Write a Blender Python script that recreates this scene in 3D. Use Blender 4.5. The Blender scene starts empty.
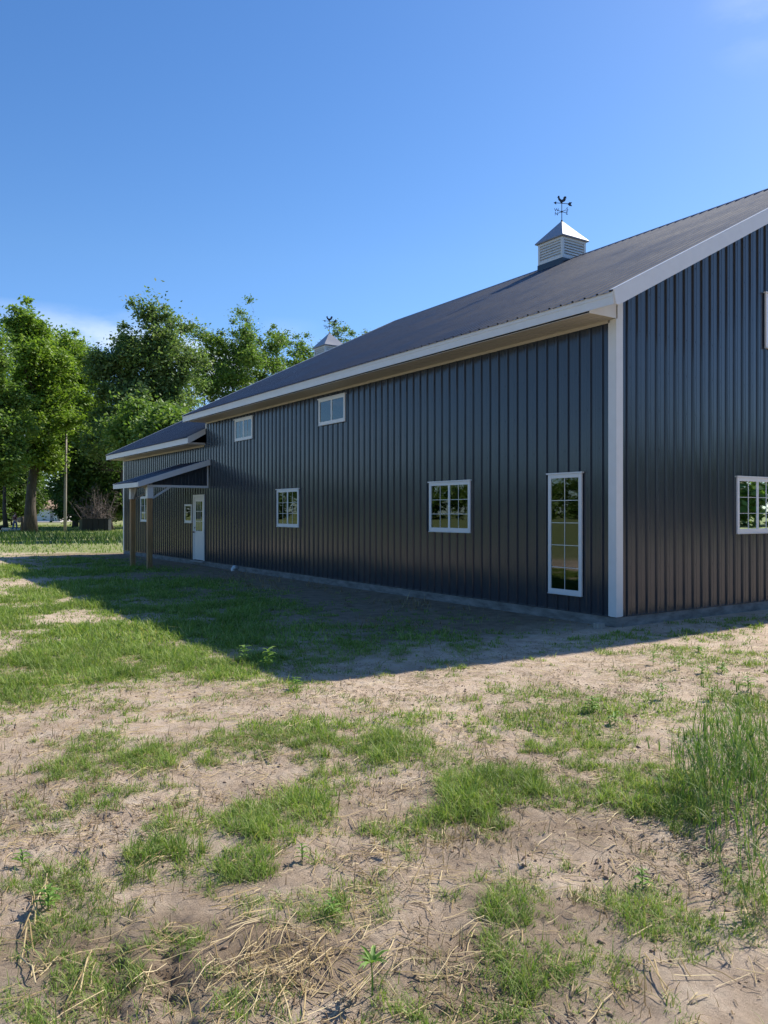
import bpy, math, random
import numpy as np
from mathutils import Vector, Matrix
R = math.radians

# ------------------------------------------------------------------ camera, sky, sun, exposure
scene = bpy.context.scene
col = scene.collection
CA, CB = 0.5586, 0.8294                    # camera forward in world (x along gable, y along long wall)
CAM = (-9.306, -7.718, 1.68)
cam_d = bpy.data.cameras.new('camera')
cam = bpy.data.objects.new('camera', cam_d); col.objects.link(cam)
cam.location = CAM
cam.rotation_euler = (R(90.07), 0, -math.atan2(CA, CB))
cam_d.sensor_fit = 'HORIZONTAL'; cam_d.sensor_width = 36; cam_d.lens = 36*790/768
cam_d.clip_start = 0.05; cam_d.clip_end = 6000
scene.camera = cam

SUN = Vector((1.074, 0.075, 1.0)).normalized()
SUN_EL = math.asin(SUN.z); SUN_ROT = math.atan2(SUN.x, SUN.y)
world = bpy.data.worlds.new("World"); scene.world = world
world.use_nodes = True
wt = world.node_tree; wt.nodes.clear()
wo = wt.nodes.new('ShaderNodeOutputWorld'); bg = wt.nodes.new('ShaderNodeBackground')
sky = wt.nodes.new('ShaderNodeTexSky'); sky.sky_type = 'NISHITA'; sky.sun_disc = False
sky.sun_elevation = SUN_EL; sky.sun_rotation = SUN_ROT
sky.air_density = 1.0; sky.dust_density = 0.35; sky.ozone_density = 2.2; sky.altitude = 250
hs = wt.nodes.new('ShaderNodeHueSaturation'); hs.inputs['Saturation'].default_value = 1.27
hs.inputs['Hue'].default_value = 0.506; hs.inputs['Value'].default_value = 1.0
wt.links.new(sky.outputs[0], hs.inputs['Color'])
# thin low clouds, by direction
tc = wt.nodes.new('ShaderNodeTexCoord')
sp = wt.nodes.new('ShaderNodeSeparateXYZ'); wt.links.new(tc.outputs['Generated'], sp.inputs[0])
mp = wt.nodes.new('ShaderNodeMapping'); mp.inputs['Scale'].default_value = (1, 1, 2.6)
wt.links.new(tc.outputs['Generated'], mp.inputs[0])
nz = wt.nodes.new('ShaderNodeTexNoise'); nz.inputs['Scale'].default_value = 8.5; nz.inputs['Detail'].default_value = 8
nz.inputs['Roughness'].default_value = 0.55
wt.links.new(mp.outputs[0], nz.inputs['Vector'])
cr = wt.nodes.new('ShaderNodeMapRange'); cr.inputs['From Min'].default_value = 0.42; cr.inputs['From Max'].default_value = 0.62
wt.links.new(nz.outputs[0], cr.inputs[0])
def wmath(op, a, b=None):
    n = wt.nodes.new('ShaderNodeMath'); n.operation = op; n.use_clamp = True
    for i, v in enumerate((a, b)):
        if v is None: continue
        if isinstance(v, (int, float)): n.inputs[i].default_value = v
        else: wt.links.new(v, n.inputs[i])
    return n.outputs[0]
band = wt.nodes.new('ShaderNodeMapRange'); band.inputs['From Min'].default_value = 0.24; band.inputs['From Max'].default_value = 0.19
wt.links.new(sp.outputs[2], band.inputs[0])
# only toward the left of the long wall (world -x side of +y), where the photograph has them
az = wt.nodes.new('ShaderNodeMapRange'); az.inputs['From Min'].default_value = 0.50; az.inputs['From Max'].default_value = 0.38
wt.links.new(sp.outputs[0], az.inputs[0])
m1 = wmath('MULTIPLY', cr.outputs[0], band.outputs[0]); m2 = wmath('MULTIPLY', m1, az.outputs[0])
north = wt.nodes.new('ShaderNodeMapRange'); north.inputs['From Min'].default_value = 0.78; north.inputs['From Max'].default_value = 0.88
wt.links.new(sp.outputs[1], north.inputs[0])
m2 = wmath('MULTIPLY', m2, north.outputs[0])
m2 = wmath('MULTIPLY', m2, 0.85)
low = wt.nodes.new('ShaderNodeMapRange'); low.inputs['From Min'].default_value = 0.30; low.inputs['From Max'].default_value = 0.0
wt.links.new(sp.outputs[2], low.inputs[0])
tintn = wt.nodes.new('ShaderNodeMixRGB'); tintn.blend_type = 'MULTIPLY'; tintn.inputs[2].default_value = (0.62, 0.80, 1.08, 1)
wt.links.new(low.outputs[0], tintn.inputs[0]); wt.links.new(hs.outputs[0], tintn.inputs[1])
vd = wt.nodes.new('ShaderNodeVectorMath'); vd.operation = 'DISTANCE'; vd.inputs[1].default_value = (0.748, 0.435, 0.505)
wt.links.new(tc.outputs['Generated'], vd.inputs[0])
wr = wt.nodes.new('ShaderNodeMapRange'); wr.inputs['From Min'].default_value = 0.07; wr.inputs['From Max'].default_value = 0.01; wr.inputs['To Max'].default_value = 0.16
wt.links.new(vd.outputs['Value'], wr.inputs[0])
m2 = wmath('ADD', m2, wmath('MULTIPLY', wr.outputs[0], cr.outputs[0]))
mixc = wt.nodes.new('ShaderNodeMixRGB'); mixc.inputs[2].default_value = (5.6, 6.3, 7.2, 1)
wt.links.new(m2, mixc.inputs[0]); wt.links.new(tintn.outputs[0], mixc.inputs[1])
wt.links.new(mixc.outputs[0], bg.inputs[0]); bg.inputs[1].default_value = 0.119
wt.links.new(bg.outputs[0], wo.inputs[0])

sd = bpy.data.lights.new('sun', 'SUN'); sd.energy = 5.0; sd.angle = R(0.53); sd.color = (1, 0.93, 0.82)
so = bpy.data.objects.new('sun', sd); col.objects.link(so)
so.rotation_euler = (-SUN).to_track_quat('-Z', 'Y').to_euler(); so.location = (60, 5, 60)
vs = scene.view_settings
vs.view_transform = 'Standard'; vs.look = 'None'; vs.gamma = 1; vs.use_curve_mapping = False
vs.exposure = 0.57
scene.render.film_transparent = False
try:
    scene.cycles.max_bounces = 6; scene.cycles.diffuse_bounces = 3; scene.cycles.transparent_max_bounces = 8
except Exception: pass

rng = np.random.default_rng(7)

# ------------------------------------------------------------------ helpers
def tag(o, label=None, cat=None, group=None, kind=None):
    if label: o['label'] = label
    if cat: o['category'] = cat
    if group: o['group'] = group
    if kind: o['kind'] = kind
    return o
def empty(name, loc=(0, 0, 0), rz=0):
    o = bpy.data.objects.new(name, None); col.objects.link(o)
    o.location = loc; o.rotation_euler = (0, 0, rz); o.empty_display_size = 0.3
    return o
def fwd(px, Z, z=0.0):
    """a spot on the ground Z metres in front of the camera, in the direction of column px"""
    x = (px-384)/790*Z
    return (CAM[0]+CB*x+CA*Z, CAM[1]-CA*x+CB*Z, z)

class MB:
    def __init__(s): s.v = []; s.f = []; s.sm = False
    def add(s, vs_, fs):
        n = len(s.v); s.v += [tuple(p) for p in vs_]; s.f += [tuple(i+n for i in f) for f in fs]; return s
    def box(s, x0, x1, y0, y1, z0, z1):
        return s.add([(x0,y0,z0),(x1,y0,z0),(x1,y1,z0),(x0,y1,z0),(x0,y0,z1),(x1,y0,z1),(x1,y1,z1),(x0,y1,z1)],
                     [(0,3,2,1),(4,5,6,7),(0,1,5,4),(1,2,6,5),(2,3,7,6),(3,0,4,7)])
    def hexa(s, p):   # 8 points: bottom 4 ccw, top 4 ccw
        return s.add(p, [(0,3,2,1),(4,5,6,7),(0,1,5,4),(1,2,6,5),(2,3,7,6),(3,0,4,7)])
    def bar(s, a, b, w, h, up=(0, 0, 1)):
        a = Vector(a); b = Vector(b); d = (b-a).normalized(); u = Vector(up)
        sx = d.cross(u).normalized(); uz = sx.cross(d).normalized()
        P = []
        for c in (a, b):
            P.append([c+sx*(i*w/2)+uz*(j*h/2) for i, j in ((-1,-1),(1,-1),(1,1),(-1,1))])
        return s.add(P[0]+P[1], [(0,1,2,3),(7,6,5,4),(0,4,5,1),(1,5,6,2),(2,6,7,3),(3,7,4,0)])
    def tube(s, pts, rad, n=8, cap=True):
        pts = [Vector(p) for p in pts]; base = len(s.v)
        prev = None
        for i, p in enumerate(pts):
            d = (pts[min(i+1, len(pts)-1)]-pts[max(i-1, 0)]).normalized()
            ref = Vector((0, 0, 1)) if abs(d.z) < 0.9 else Vector((1, 0, 0))
            if prev is None: sx = d.cross(ref).normalized()
            else: sx = (prev-d*prev.dot(d)).normalized()
            prev = sx; sy = d.cross(sx)
            r = rad[i] if hasattr(rad, '__len__') else rad
            for k in range(n):
                t = 2*math.pi*k/n; s.v.append(tuple(p+sx*(math.cos(t)*r)+sy*(math.sin(t)*r)))
        for i in range(len(pts)-1):
            for k in range(n):
                a = base+i*n+k; b = base+i*n+(k+1) % n
                s.f.append((a, b, b+n, a+n))
        if cap:
            s.f.append(tuple(base+k for k in range(n-1, -1, -1)))
            s.f.append(tuple(base+(len(pts)-1)*n+k for k in range(n)))
        return s
    def poly(s, pts, d):        # planar outline extruded by vector d
        d = Vector(d); n = len(pts); P = [Vector(p) for p in pts]
        s.add(P+[p+d for p in P], [tuple(range(n-1, -1, -1)), tuple(range(n, 2*n))]+[(i, (i+1) % n, n+(i+1) % n, n+i) for i in range(n)])
        return s
    def build(s, name, mat, parent=None, smooth=False, bevel=0):
        me = bpy.data.meshes.new(name); me.from_pydata(s.v, [], s.f); me.validate(); me.update()
        o = bpy.data.objects.new(name, me); col.objects.link(o)
        me.materials.append(mat)
        if smooth: me.shade_smooth()
        if bevel:
            m = o.modifiers.new('bevel', 'BEVEL'); m.width = bevel; m.segments = 2; m.limit_method = 'ANGLE'
        if parent: o.parent = parent
        return o
def np_mesh(name, V, Fq, mat, parent=None, k=4, attrs=None, smooth=False):
    """mesh from numpy arrays; all faces have k corners"""
    me = bpy.data.meshes.new(name)
    me.vertices.add(len(V)); me.vertices.foreach_set('co', np.asarray(V, np.float32).ravel())
    nf = len(Fq); me.loops.add(nf*k); me.polygons.add(nf)
    me.loops.foreach_set('vertex_index', np.asarray(Fq, np.int32).ravel())
    me.polygons.foreach_set('loop_start', np.arange(nf, dtype=np.int32)*k)
    try: me.polygons.foreach_set('loop_total', np.full(nf, k, np.int32))
    except Exception: pass
    if attrs:
        for an, arr in attrs.items():
            at = me.attributes.new(an, 'FLOAT', 'POINT'); at.data.foreach_set('value', np.asarray(arr, np.float32))
    me.update(); me.validate()
    me.materials.append(mat)
    if smooth: me.shade_smooth()
    o = bpy.data.objects.new(name, me); col.objects.link(o)
    if parent: o.parent = parent
    return o

# ------------------------------------------------------------------ materials
def mat(name, color, rough=0.6, metallic=0.0, spec=0.5):
    m = bpy.data.materials.new(name); m.use_nodes = True
    b = m.node_tree.nodes['Principled BSDF']
    b.inputs['Base Color'].default_value = (*color, 1); b.inputs['Roughness'].default_value = rough
    b.inputs['Metallic'].default_value = metallic; b.inputs['Specular IOR Level'].default_value = spec
    return m
class NT:
    def __init__(s, m): s.t = m.node_tree; s.b = s.t.nodes['Principled BSDF']; s.o = s.t.nodes['Material Output']
    def n(s, typ, **kw):
        nd = s.t.nodes.new(typ)
        for k, v in kw.items():
            if k.startswith('_'): setattr(nd, k[1:], v)
            else:
                key = k.replace('__', ' ')
                nd.inputs[key].default_value = v
        return nd
    def l(s, a, b): s.t.links.new(a, b)
    def coord(s, scale=(1, 1, 1), kind='Object', rot=(0, 0, 0)):
        t = s.n('ShaderNodeTexCoord'); m = s.n('ShaderNodeMapping')
        m.inputs['Scale'].default_value = scale; m.inputs['Rotation'].default_value = rot
        s.l(t.outputs[kind], m.inputs[0]); return m.outputs[0]
    def noise(s, vec, scale, detail=4, rough=0.55):
        nd = s.n('ShaderNodeTexNoise'); nd.inputs['Scale'].default_value = scale
        nd.inputs['Detail'].default_value = detail; nd.inputs['Roughness'].default_value = rough
        s.l(vec, nd.inputs['Vector']); return nd.outputs[0]
    def ramp(s, fac, stops):
        r = s.n('ShaderNodeValToRGB'); e = r.color_ramp.elements
        while len(e) < len(stops): e.new(0.5)
        for q, (p, c) in zip(e, stops): q.position = p; q.color = (*c, 1) if len(c) == 3 else c
        s.l(fac, r.inputs[0]); return r.outputs[0]
    def mix(s, fac, a, b, typ='MIX'):
        m = s.n('ShaderNodeMixRGB'); m.blend_type = typ
        for i, v in enumerate((fac, a, b)):
            if hasattr(v, 'links') or hasattr(v, 'is_output'): s.l(v, m.inputs[i])
            elif isinstance(v, (int, float)): m.inputs[i].default_value = v
            else: m.inputs[i].default_value = (*v, 1)
        return m.outputs[0]
    def rng(s, v, a, b, c=0, d=1):
        m = s.n('ShaderNodeMapRange')
        for i, q in ((1, a), (2, b), (3, c), (4, d)): m.inputs[i].default_value = q
        s.l(v, m.inputs[0]); return m.outputs[0]
    def bump(s, h, strength=0.3, dist=0.01, prev=None):
        b = s.n('ShaderNodeBump'); b.inputs['Strength'].default_value = strength; b.inputs['Distance'].default_value = dist
        s.l(h, b.inputs['Height'])
        if prev: s.l(prev, b.inputs['Normal'])
        return b.outputs[0]

def painted_metal(name, c, rough=0.3, spec=.38, wear=.3):
    m = mat(name, c, rough); t = NT(m)
    t.b.inputs['Specular IOR Level'].default_value = spec
    v = t.coord()
    n1 = t.noise(v, 0.7, 3); n2 = t.noise(t.coord((3, 3, 0.5)), 2.5, 5, 0.65)
    t.l(t.mix(t.rng(n2, 0.35, 0.75, 0, wear), c, tuple(q*1.25+0.003 for q in c)), t.b.inputs['Base Color'])
    if 'siding' in name:      # splashed soil low on the sheets
        ge = t.n('ShaderNodeNewGeometry'); sx_ = t.n('ShaderNodeSeparateXYZ'); t.l(ge.outputs['Position'], sx_.inputs[0])
        hgt = t.rng(sx_.outputs[2], 0.15, 0.75, 0.75, 0.25)
        dm = t.n('ShaderNodeMath'); dm.operation = 'SUBTRACT'; t.l(hgt, dm.inputs[0]); t.l(t.noise(t.coord((1, 1, .6)), 3.2, 8, 0.7), dm.inputs[1])
        base = t.b.inputs['Base Color'].links[0].from_socket
        t.l(t.mix(t.rng(dm.outputs[0], 0, .35, 0, .15), base, (0.15, 0.12, 0.095)), t.b.inputs['Base Color'])
    t.l(t.rng(n1, 0.3, 0.7, rough*0.85, rough*1.25), t.b.inputs['Roughness'])
    w = t.noise(t.coord((0.9, 0.9, 0.45)), 1.6, 2)
    t.l(t.bump(w, 0.25, 0.02), t.b.inputs['Normal'])
    return m
M = {}
M['siding'] = painted_metal('charcoal steel siding', (0.028, 0.035, 0.048), 0.16, .52)
M['roof'] = painted_metal('charcoal steel roofing', (0.031, 0.040, 0.064), 0.36, .5, .08)
def trim_mat():
    m = mat('white painted trim', (0.66, 0.68, 0.70), 0.42); t = NT(m)
    n = t.noise(t.coord(), 6, 5, 0.6)
    t.l(t.mix(t.rng(n, 0.4, 0.8, 0, 0.4), (0.62, 0.63, 0.63), (0.52, 0.52, 0.51)), t.b.inputs['Base Color'])
    return m
M['trim'] = trim_mat()
M['vinyl'] = mat('white vinyl', (0.64, 0.65, 0.65), 0.35)
def soffit_mat():
    m = mat('almond soffit', (0.50, 0.46, 0.38), 0.5); t = NT(m)
    n = t.noise(t.coord((1, 0.2, 1)), 5, 4)
    t.l(t.mix(t.rng(n, 0.3, 0.8, 0, 0.5), (0.44, 0.41, 0.36), (0.36, 0.335, 0.29)), t.b.inputs['Base Color'])
    return m
M['soffit'] = soffit_mat()
def concrete():
    m = mat('weathered grade board', (0.2, 0.19, 0.18), 0.85); t = NT(m)
    n = t.noise(t.coord((1, 1, 3)), 3, 6, 0.65)
    t.l(t.ramp(n, [(0.3, (0.09, 0.08, 0.07)), (0.55, (0.20, 0.19, 0.175)), (0.8, (0.30, 0.28, 0.26))]), t.b.inputs['Base Color'])
    t.l(t.bump(t.noise(t.coord(), 30, 5), 0.4, 0.01), t.b.inputs['Normal'])
    return m
M['concrete'] = concrete()
def wood(name, c1, c2):
    m = mat(name, c1, 0.75); t = NT(m)
    n = t.noise(t.coord((14, 14, 1.2)), 2.2, 6, 0.6)
    t.l(t.ramp(n, [(0.3, c2), (0.7, c1)]), t.b.inputs['Base Color'])
    t.l(t.bump(n, 0.3, 0.006), t.b.inputs['Normal'])
    return m
M['post'] = wood('treated timber', (0.42, 0.25, 0.10), (0.24, 0.13, 0.055))
M['greyboard'] = wood('grey board', (0.34, 0.33, 0.32), (0.22, 0.21, 0.20))
M['polewood'] = wood('weathered pole wood', (0.36, 0.33, 0.28), (0.22, 0.19, 0.16))
M['dark'] = mat('dark room behind glass', (0.012, 0.014, 0.016), 0.9)
M['black'] = mat('black iron', (0.015, 0.016, 0.018), 0.5)
M['curtain'] = mat('white blind', (0.85, 0.87, 0.86), 0.8)
def glass():
    m = bpy.data.materials.new('window glass'); m.use_nodes = True; t = m.node_tree; t.nodes.clear()
    o = t.nodes.new('ShaderNodeOutputMaterial'); g = t.nodes.new('ShaderNodeBsdfGlossy'); g.inputs['Roughness'].default_value = 0.015
    g.inputs['Color'].default_value = (0.95, 1, 1, 1)
    tr = t.nodes.new('ShaderNodeBsdfTransparent'); tr.inputs[0].default_value = (0.72, 0.78, 0.76, 1)
    fr = t.nodes.new('ShaderNodeFresnel'); fr.inputs[0].default_value = 1.9
    nz_ = t.nodes.new('ShaderNodeTexNoise'); nz_.inputs['Scale'].default_value = 1.7; nz_.inputs['Detail'].default_value = 1
    tcx = t.nodes.new('ShaderNodeTexCoord'); t.links.new(tcx.outputs['Object'], nz_.inputs['Vector'])
    bp = t.nodes.new('ShaderNodeBump'); bp.inputs['Strength'].default_value = 0.05; bp.inputs['Distance'].default_value = 0.02
    t.links.new(nz_.outputs[0], bp.inputs['Height']); t.links.new(bp.outputs[0], g.inputs['Normal'])
    mx = t.nodes.new('ShaderNodeMixShader')
    t.links.new(fr.outputs[0], mx.inputs[0]); t.links.new(tr.outputs[0], mx.inputs[1]); t.links.new(g.outputs[0], mx.inputs[2])
    t.links.new(mx.outputs[0], o.inputs[0]); return m
M['glass'] = glass()

def leafy(name, c1, c2, c3=None, trans=0.35, rough=0.55, tip=None):
    """diffuse leaf with some light passing through; colour varies leaf by leaf"""
    m = bpy.data.materials.new(name); m.use_nodes = True; t = NT(m)
    geo = t.n('ShaderNodeNewGeometry')
    stops = [(0.0, c1), (0.6, c2), (0.9, c3 or c2), (1.0, tip or c3 or c2)]
    c = t.ramp(geo.outputs['Random Per Island'], stops)
    big = t.noise(t.coord(), 0.9, 2)
    c = t.mix(t.rng(big, 0.35, 0.7, 0, 0.5), c, tuple(q*0.65 for q in c1))
    t.l(c, t.b.inputs['Base Color']); t.b.inputs['Roughness'].default_value = rough
    t.b.inputs['Specular IOR Level'].default_value = 0.3
    tr = t.n('ShaderNodeBsdfTranslucent'); t.l(t.mix(1.0, c, (1.15, 1.25, 0.6), 'MULTIPLY'), tr.inputs[0])
    mx = t.n('ShaderNodeMixShader'); mx.inputs[0].default_value = trans
    t.l(t.b.outputs[0], mx.inputs[1]); t.l(tr.outputs[0], mx.inputs[2]); t.l(mx.outputs[0], t.o.inputs[0])
    return m
M['leaf_bright'] = leafy('maple leaves', (0.13, 0.23, 0.03), (0.22, 0.33, 0.055), (0.33, 0.43, 0.1), trans=0.42)
M['leaf_mid'] = leafy('green leaves', (0.1, 0.18, 0.035), (0.17, 0.27, 0.06), (0.27, 0.36, 0.12), trans=0.42)
M['leaf_grey'] = leafy('silvery leaves', (0.11, 0.18, 0.06), (0.18, 0.27, 0.1), (0.29, 0.36, 0.17), trans=0.42)
M['leaf_dark'] = leafy('dark leaves', (0.05, 0.1, 0.022), (0.09, 0.155, 0.04), (0.15, 0.22, 0.06), trans=0.42)
def bark():
    m = mat('bark', (0.09, 0.07, 0.05), 0.9); t = NT(m)
    n = t.noise(t.coord((5, 5, 0.8)), 2, 6, 0.65)
    t.l(t.ramp(n, [(0.3, (0.03, 0.025, 0.02)), (0.7, (0.13, 0.105, 0.08))]), t.b.inputs['Base Color'])
    t.l(t.bump(n, 0.8, 0.05), t.b.inputs['Normal']); return m
M['bark'] = bark()
M['twig'] = mat('bare grey twigs', (0.17, 0.135, 0.12), 0.9)
M['grass'] = leafy('green grass', (0.16, 0.25, 0.045), (0.26, 0.37, 0.075), (0.40, 0.46, 0.15), 0.35, tip=(0.50, 0.42, 0.20))
M['grass_far'] = leafy('meadow grass', (0.15, 0.24, 0.04), (0.21, 0.32, 0.06), (0.32, 0.38, 0.12), 0.35, tip=(0.46, 0.42, 0.2))
M['grass_shade'] = leafy('shade-darkened grass', (.06, .12, .025), (.10, .18, .035), (.16, .24, .06), 0.3)  # green darkened so the tree shade over the tall band is in the colour
M['tallgrass'] = leafy('tall grass', (0.10, 0.19, 0.045), (0.17, 0.28, 0.065), (0.32, 0.36, 0.13), 0.3)
M['straw'] = leafy('dry straw', (0.30, 0.21, 0.09), (0.52, 0.39, 0.19), (0.70, 0.57, 0.33), 0.12)
M['stubble'] = leafy('dead stubble', (0.20, 0.13, 0.06), (0.38, 0.27, 0.13), (0.52, 0.41, 0.22), 0.12)
M['weed'] = leafy('broad weed leaves', (0.13, 0.25, 0.04), (0.22, 0.36, 0.07), (0.32, 0.46, 0.12), 0.35)

# ------------------------------------------------------------------ ground
def vnoise(x, y, seed):
    xi = np.floor(x).astype(np.int64); yi = np.floor(y).astype(np.int64)
    xf = x-xi; yf = y-yi
    xf = xf*xf*(3-2*xf); yf = yf*yf*(3-2*yf)
    def h(a, b):
        n = (a*374761393+b*668265263+seed*982451653) & 0xffffffff
        n = ((n ^ (n >> 13))*1274126177) & 0xffffffff
        return ((n ^ (n >> 16)) & 0xffff)/65535.0
    return (h(xi, yi)*(1-xf)+h(xi+1, yi)*xf)*(1-yf)+(h(xi, yi+1)*(1-xf)+h(xi+1, yi+1)*xf)*yf
def fbm(x, y, seed, oct_=4, gain=0.5):
    s = 0; a = 1; tot = 0
    for i in range(oct_):
        s = s+a*vnoise(x*2**i+17.3*i, y*2**i-9.1*i, seed+i); tot += a; a *= gain
    return s/tot

# grass patches: (column, row) of a patch seen from the camera spot -> turned into ellipses that lie on the ground
def gpt(px, py):
    Z = 790*1.68/(py-513.0); x = (px-384)/790*Z
    return x, Z
def patches(lst):
    out = []
    for px, py, rx, ry, d in lst:
        x, Z = gpt(px, py)
        out.append((x, Z, rx*Z/790, max(ry*Z*Z/(790*1.68), 0.05), d))
    return out
GREEN = patches([
 (262,828,62,34,1.0),(245,852,48,24,.9),(300,812,32,22,.9),(488,792,78,22,1.25),(470,780,46,14,1),(545,800,35,16,.7),
 (640,800,62,26,1.1),(600,808,34,16,.8),(665,790,40,26,1),(152,852,30,22,.8),(175,838,18,14,.5),
 (500,905,50,34,.8),(545,965,58,30,.7),(480,950,34,22,.5),(690,940,70,36,.7),(660,960,40,24,.6),(380,935,30,14,.45),
 (345,748,85,22,.85),(300,738,60,16,.7),(410,722,38,10,.5),(170,762,42,12,.7),(90,768,45,14,.45),(60,780,30,12,.4),(440,760,30,12,.3),
 (560,722,70,16,.55),(600,712,40,12,.6),(520,690,50,9,.35),(650,705,40,10,.4),(690,655,60,9,.3),(640,735,50,10,.35),(745,705,30,20,.6),
 (60,890,38,22,.6),(20,885,20,18,.5),(95,905,26,12,.45),(115,868,20,10,.35),(30,825,18,8,.3),
 (350,908,60,18,.45),(300,918,30,14,.4),(450,1000,30,10,.35),(70,1000,40,20,.4),(600,1000,30,14,.4),(760,900,20,30,.6),(560,880,30,14,.3),
 (250,745,50,20,.55),(140,745,45,8,.3),(205,722,38,8,.3),(450,830,30,10,.25),(700,870,30,14,.3),
])
FIELD = patches([
 (120,640,150,44,.95),(60,600,120,34,1),(180,615,90,34,1),(230,660,70,22,1),(200,640,80,26,1.1),(40,650,70,30,.8),(30,690,50,22,.6),
 (110,680,70,16,.75),(260,690,40,10,.5),(300,650,80,14,.6),(160,585,100,12,.9),(250,610,70,12,.55),(310,632,60,10,.45),(380,640,60,9,.45),
 (60,570,130,9,1.0),(20,600,70,16,1.0),(390,628,40,5,.4),(90,560,60,4,.5),(340,668,60,8,.3),(235,570,40,3,.3),
])
BARE = patches([(150,690,110,9,.8),(250,708,110,12,.9),(60,720,70,10,.6),(10,632,18,4,.5),(30,552,120,1.6,1.0),(200,575,90,3,.6),(400,600,120,9,.7),(20,672,20,6,.5),(400,690,90,14,.8),(600,680,150,12,.6)])
STUB = patches([(430,855,70,34,1.0),(470,835,60,16,1.0),(395,830,50,14,1.0),(590,905,26,24,.9),(400,880,40,20,.6),(300,960,60,34,.9),(250,985,60,30,.7),(330,890,60,16,.4),
 (520,830,40,14,.5),(370,800,60,12,.3),(660,850,36,18,.6),(160,905,8,12,.9),(90,830,60,12,.25),(250,760,60,10,.3),(600,850,60,20,.3),(440,980,60,26,.35),(690,820,40,24,.6)])
def camxy(X, Y):
    dx = X-CAM[0]; dy = Y-CAM[1]
    return CB*dx-CA*dy, CA*dx+CB*dy
def field_of(lst, X, Y):
    x, Z = camxy(X, Y); d = np.zeros_like(X, dtype=float)
    for cx_, cz, rx, rz, w in lst:
        q = ((x-cx_)/rx)**2+((Z-cz)/rz)**2
        d = np.maximum(d, w*np.clip(1.35-q, 0, 1))
    return d
def grass_density(X, Y):
    X = np.asarray(X, float); Y = np.asarray(Y, float)
    x, Z = camxy(X, Y)
    n = fbm(X*2.3, Y*2.3, 3); n2 = fbm(X*9, Y*9, 11, 3)
    wob = 0.5+1.0*(n-0.3)+0.7*(n2-0.5)
    g = field_of(GREEN, X+0.8*(n-0.5)+.25*(n2-.5), Y+0.8*(fbm(X*2.3, Y*2.3, 4)-0.5))*np.clip(wob*3.0-1.0, 0, 1.1)
    gf = field_of(FIELD, X, Y)*np.clip((fbm(X*0.9, Y*0.9, 31, 4)-0.25)*4.5, 0.2, 1.15)*np.clip(wob*1.7, .35, 1.2)*np.clip((fbm(X*2.1, Y*2.1, 33, 4)-.30)*5.5, .35, 1.1)
    g = np.maximum(g, gf)
    g = np.maximum(g, np.clip((n2*n-0.245)*3.4, 0, 0.5))               # sparse sprouts anywhere
    g = g*(1-0.9*field_of(BARE, X, Y)*np.clip(wob*1.3, 0, 1))
    # the lawn beyond the building
    far = np.clip((Z-31)/3, 0, 1)*np.clip((-x-6.0)/3.0+np.clip((Z-40)/8, 0, 4), 0, 1)
    g = np.maximum(g, far*(0.75+0.25*n))
    g = g*(1-0.85*np.clip(1-np.abs(Z-32.2-0.02*x)/1.6, 0, 1)*np.clip((-x-4)/2, 0, 1))
    inside = (X > -0.15) & (X < 15.4) & (Y > -0.15) & (Y < 25.5)
    near = np.clip((-X-0.2)/2.4, 0.0, 1)
    g = np.where((Y > -0.3) & (Y < 25.6) & (X < 0), g*near, g)
    return np.where(inside, 0, np.clip(g, 0, 1.3))
def ground_h(X, Y):
    d = np.hypot(X-CAM[0], Y-CAM[1])
    h = 0.05*(fbm(X*0.45, Y*0.45, 51, 3)-0.5)
    h = h+0.035*(fbm(X*2.1, Y*2.1, 61, 3)-0.5)
    amp = np.clip(1.4-d/14, 0, 1)
    cl = fbm(X*9, Y*9, 71, 4, 0.6)
    h = h+amp*0.030*(cl-0.5)
    h = h+amp*0.030*np.clip(fbm(X*17, Y*17, 76, 3)-0.60, 0, 1)*np.clip((fbm(X*1.3, Y*1.3, 79, 2)-0.35)*4, 0, 1)*2.2
    # an old rut and a scuffed hollow at the lower left
    x, Z = camxy(X, Y)
    for off in (-1.02, -0.80):
        tck = x-off+0.30*(Z-3.0)+.02*np.sin(Z*7)
        tread = 0.35*np.sin(Z*52+x*20)
        h = h-amp*0.032*np.exp(-(tck/0.06)**2)*np.clip((3.5-Z)*2, 0, 1)*(1+tread)
    q = ((x+0.42)/0.20)**2+((Z-2.98)/0.10)**2
    h = h-0.020*np.exp(-q*1.2)+0.012*np.exp(-(q-2.2)**2)
    g = field_of(GREEN, X, Y); h = h+amp*0.014*g
    flat = np.clip(np.maximum(-X-0.2, -Y-0.2)/1.0, 0.12, 1)       # level beside the building
    flat = np.where((X > -1.2) & (X < 17) & (Y > -1.2) & (Y < 27), flat, 1)
    fade = np.clip(1.3-d/90, 0.15, 1)
    return h*flat*fade

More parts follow.
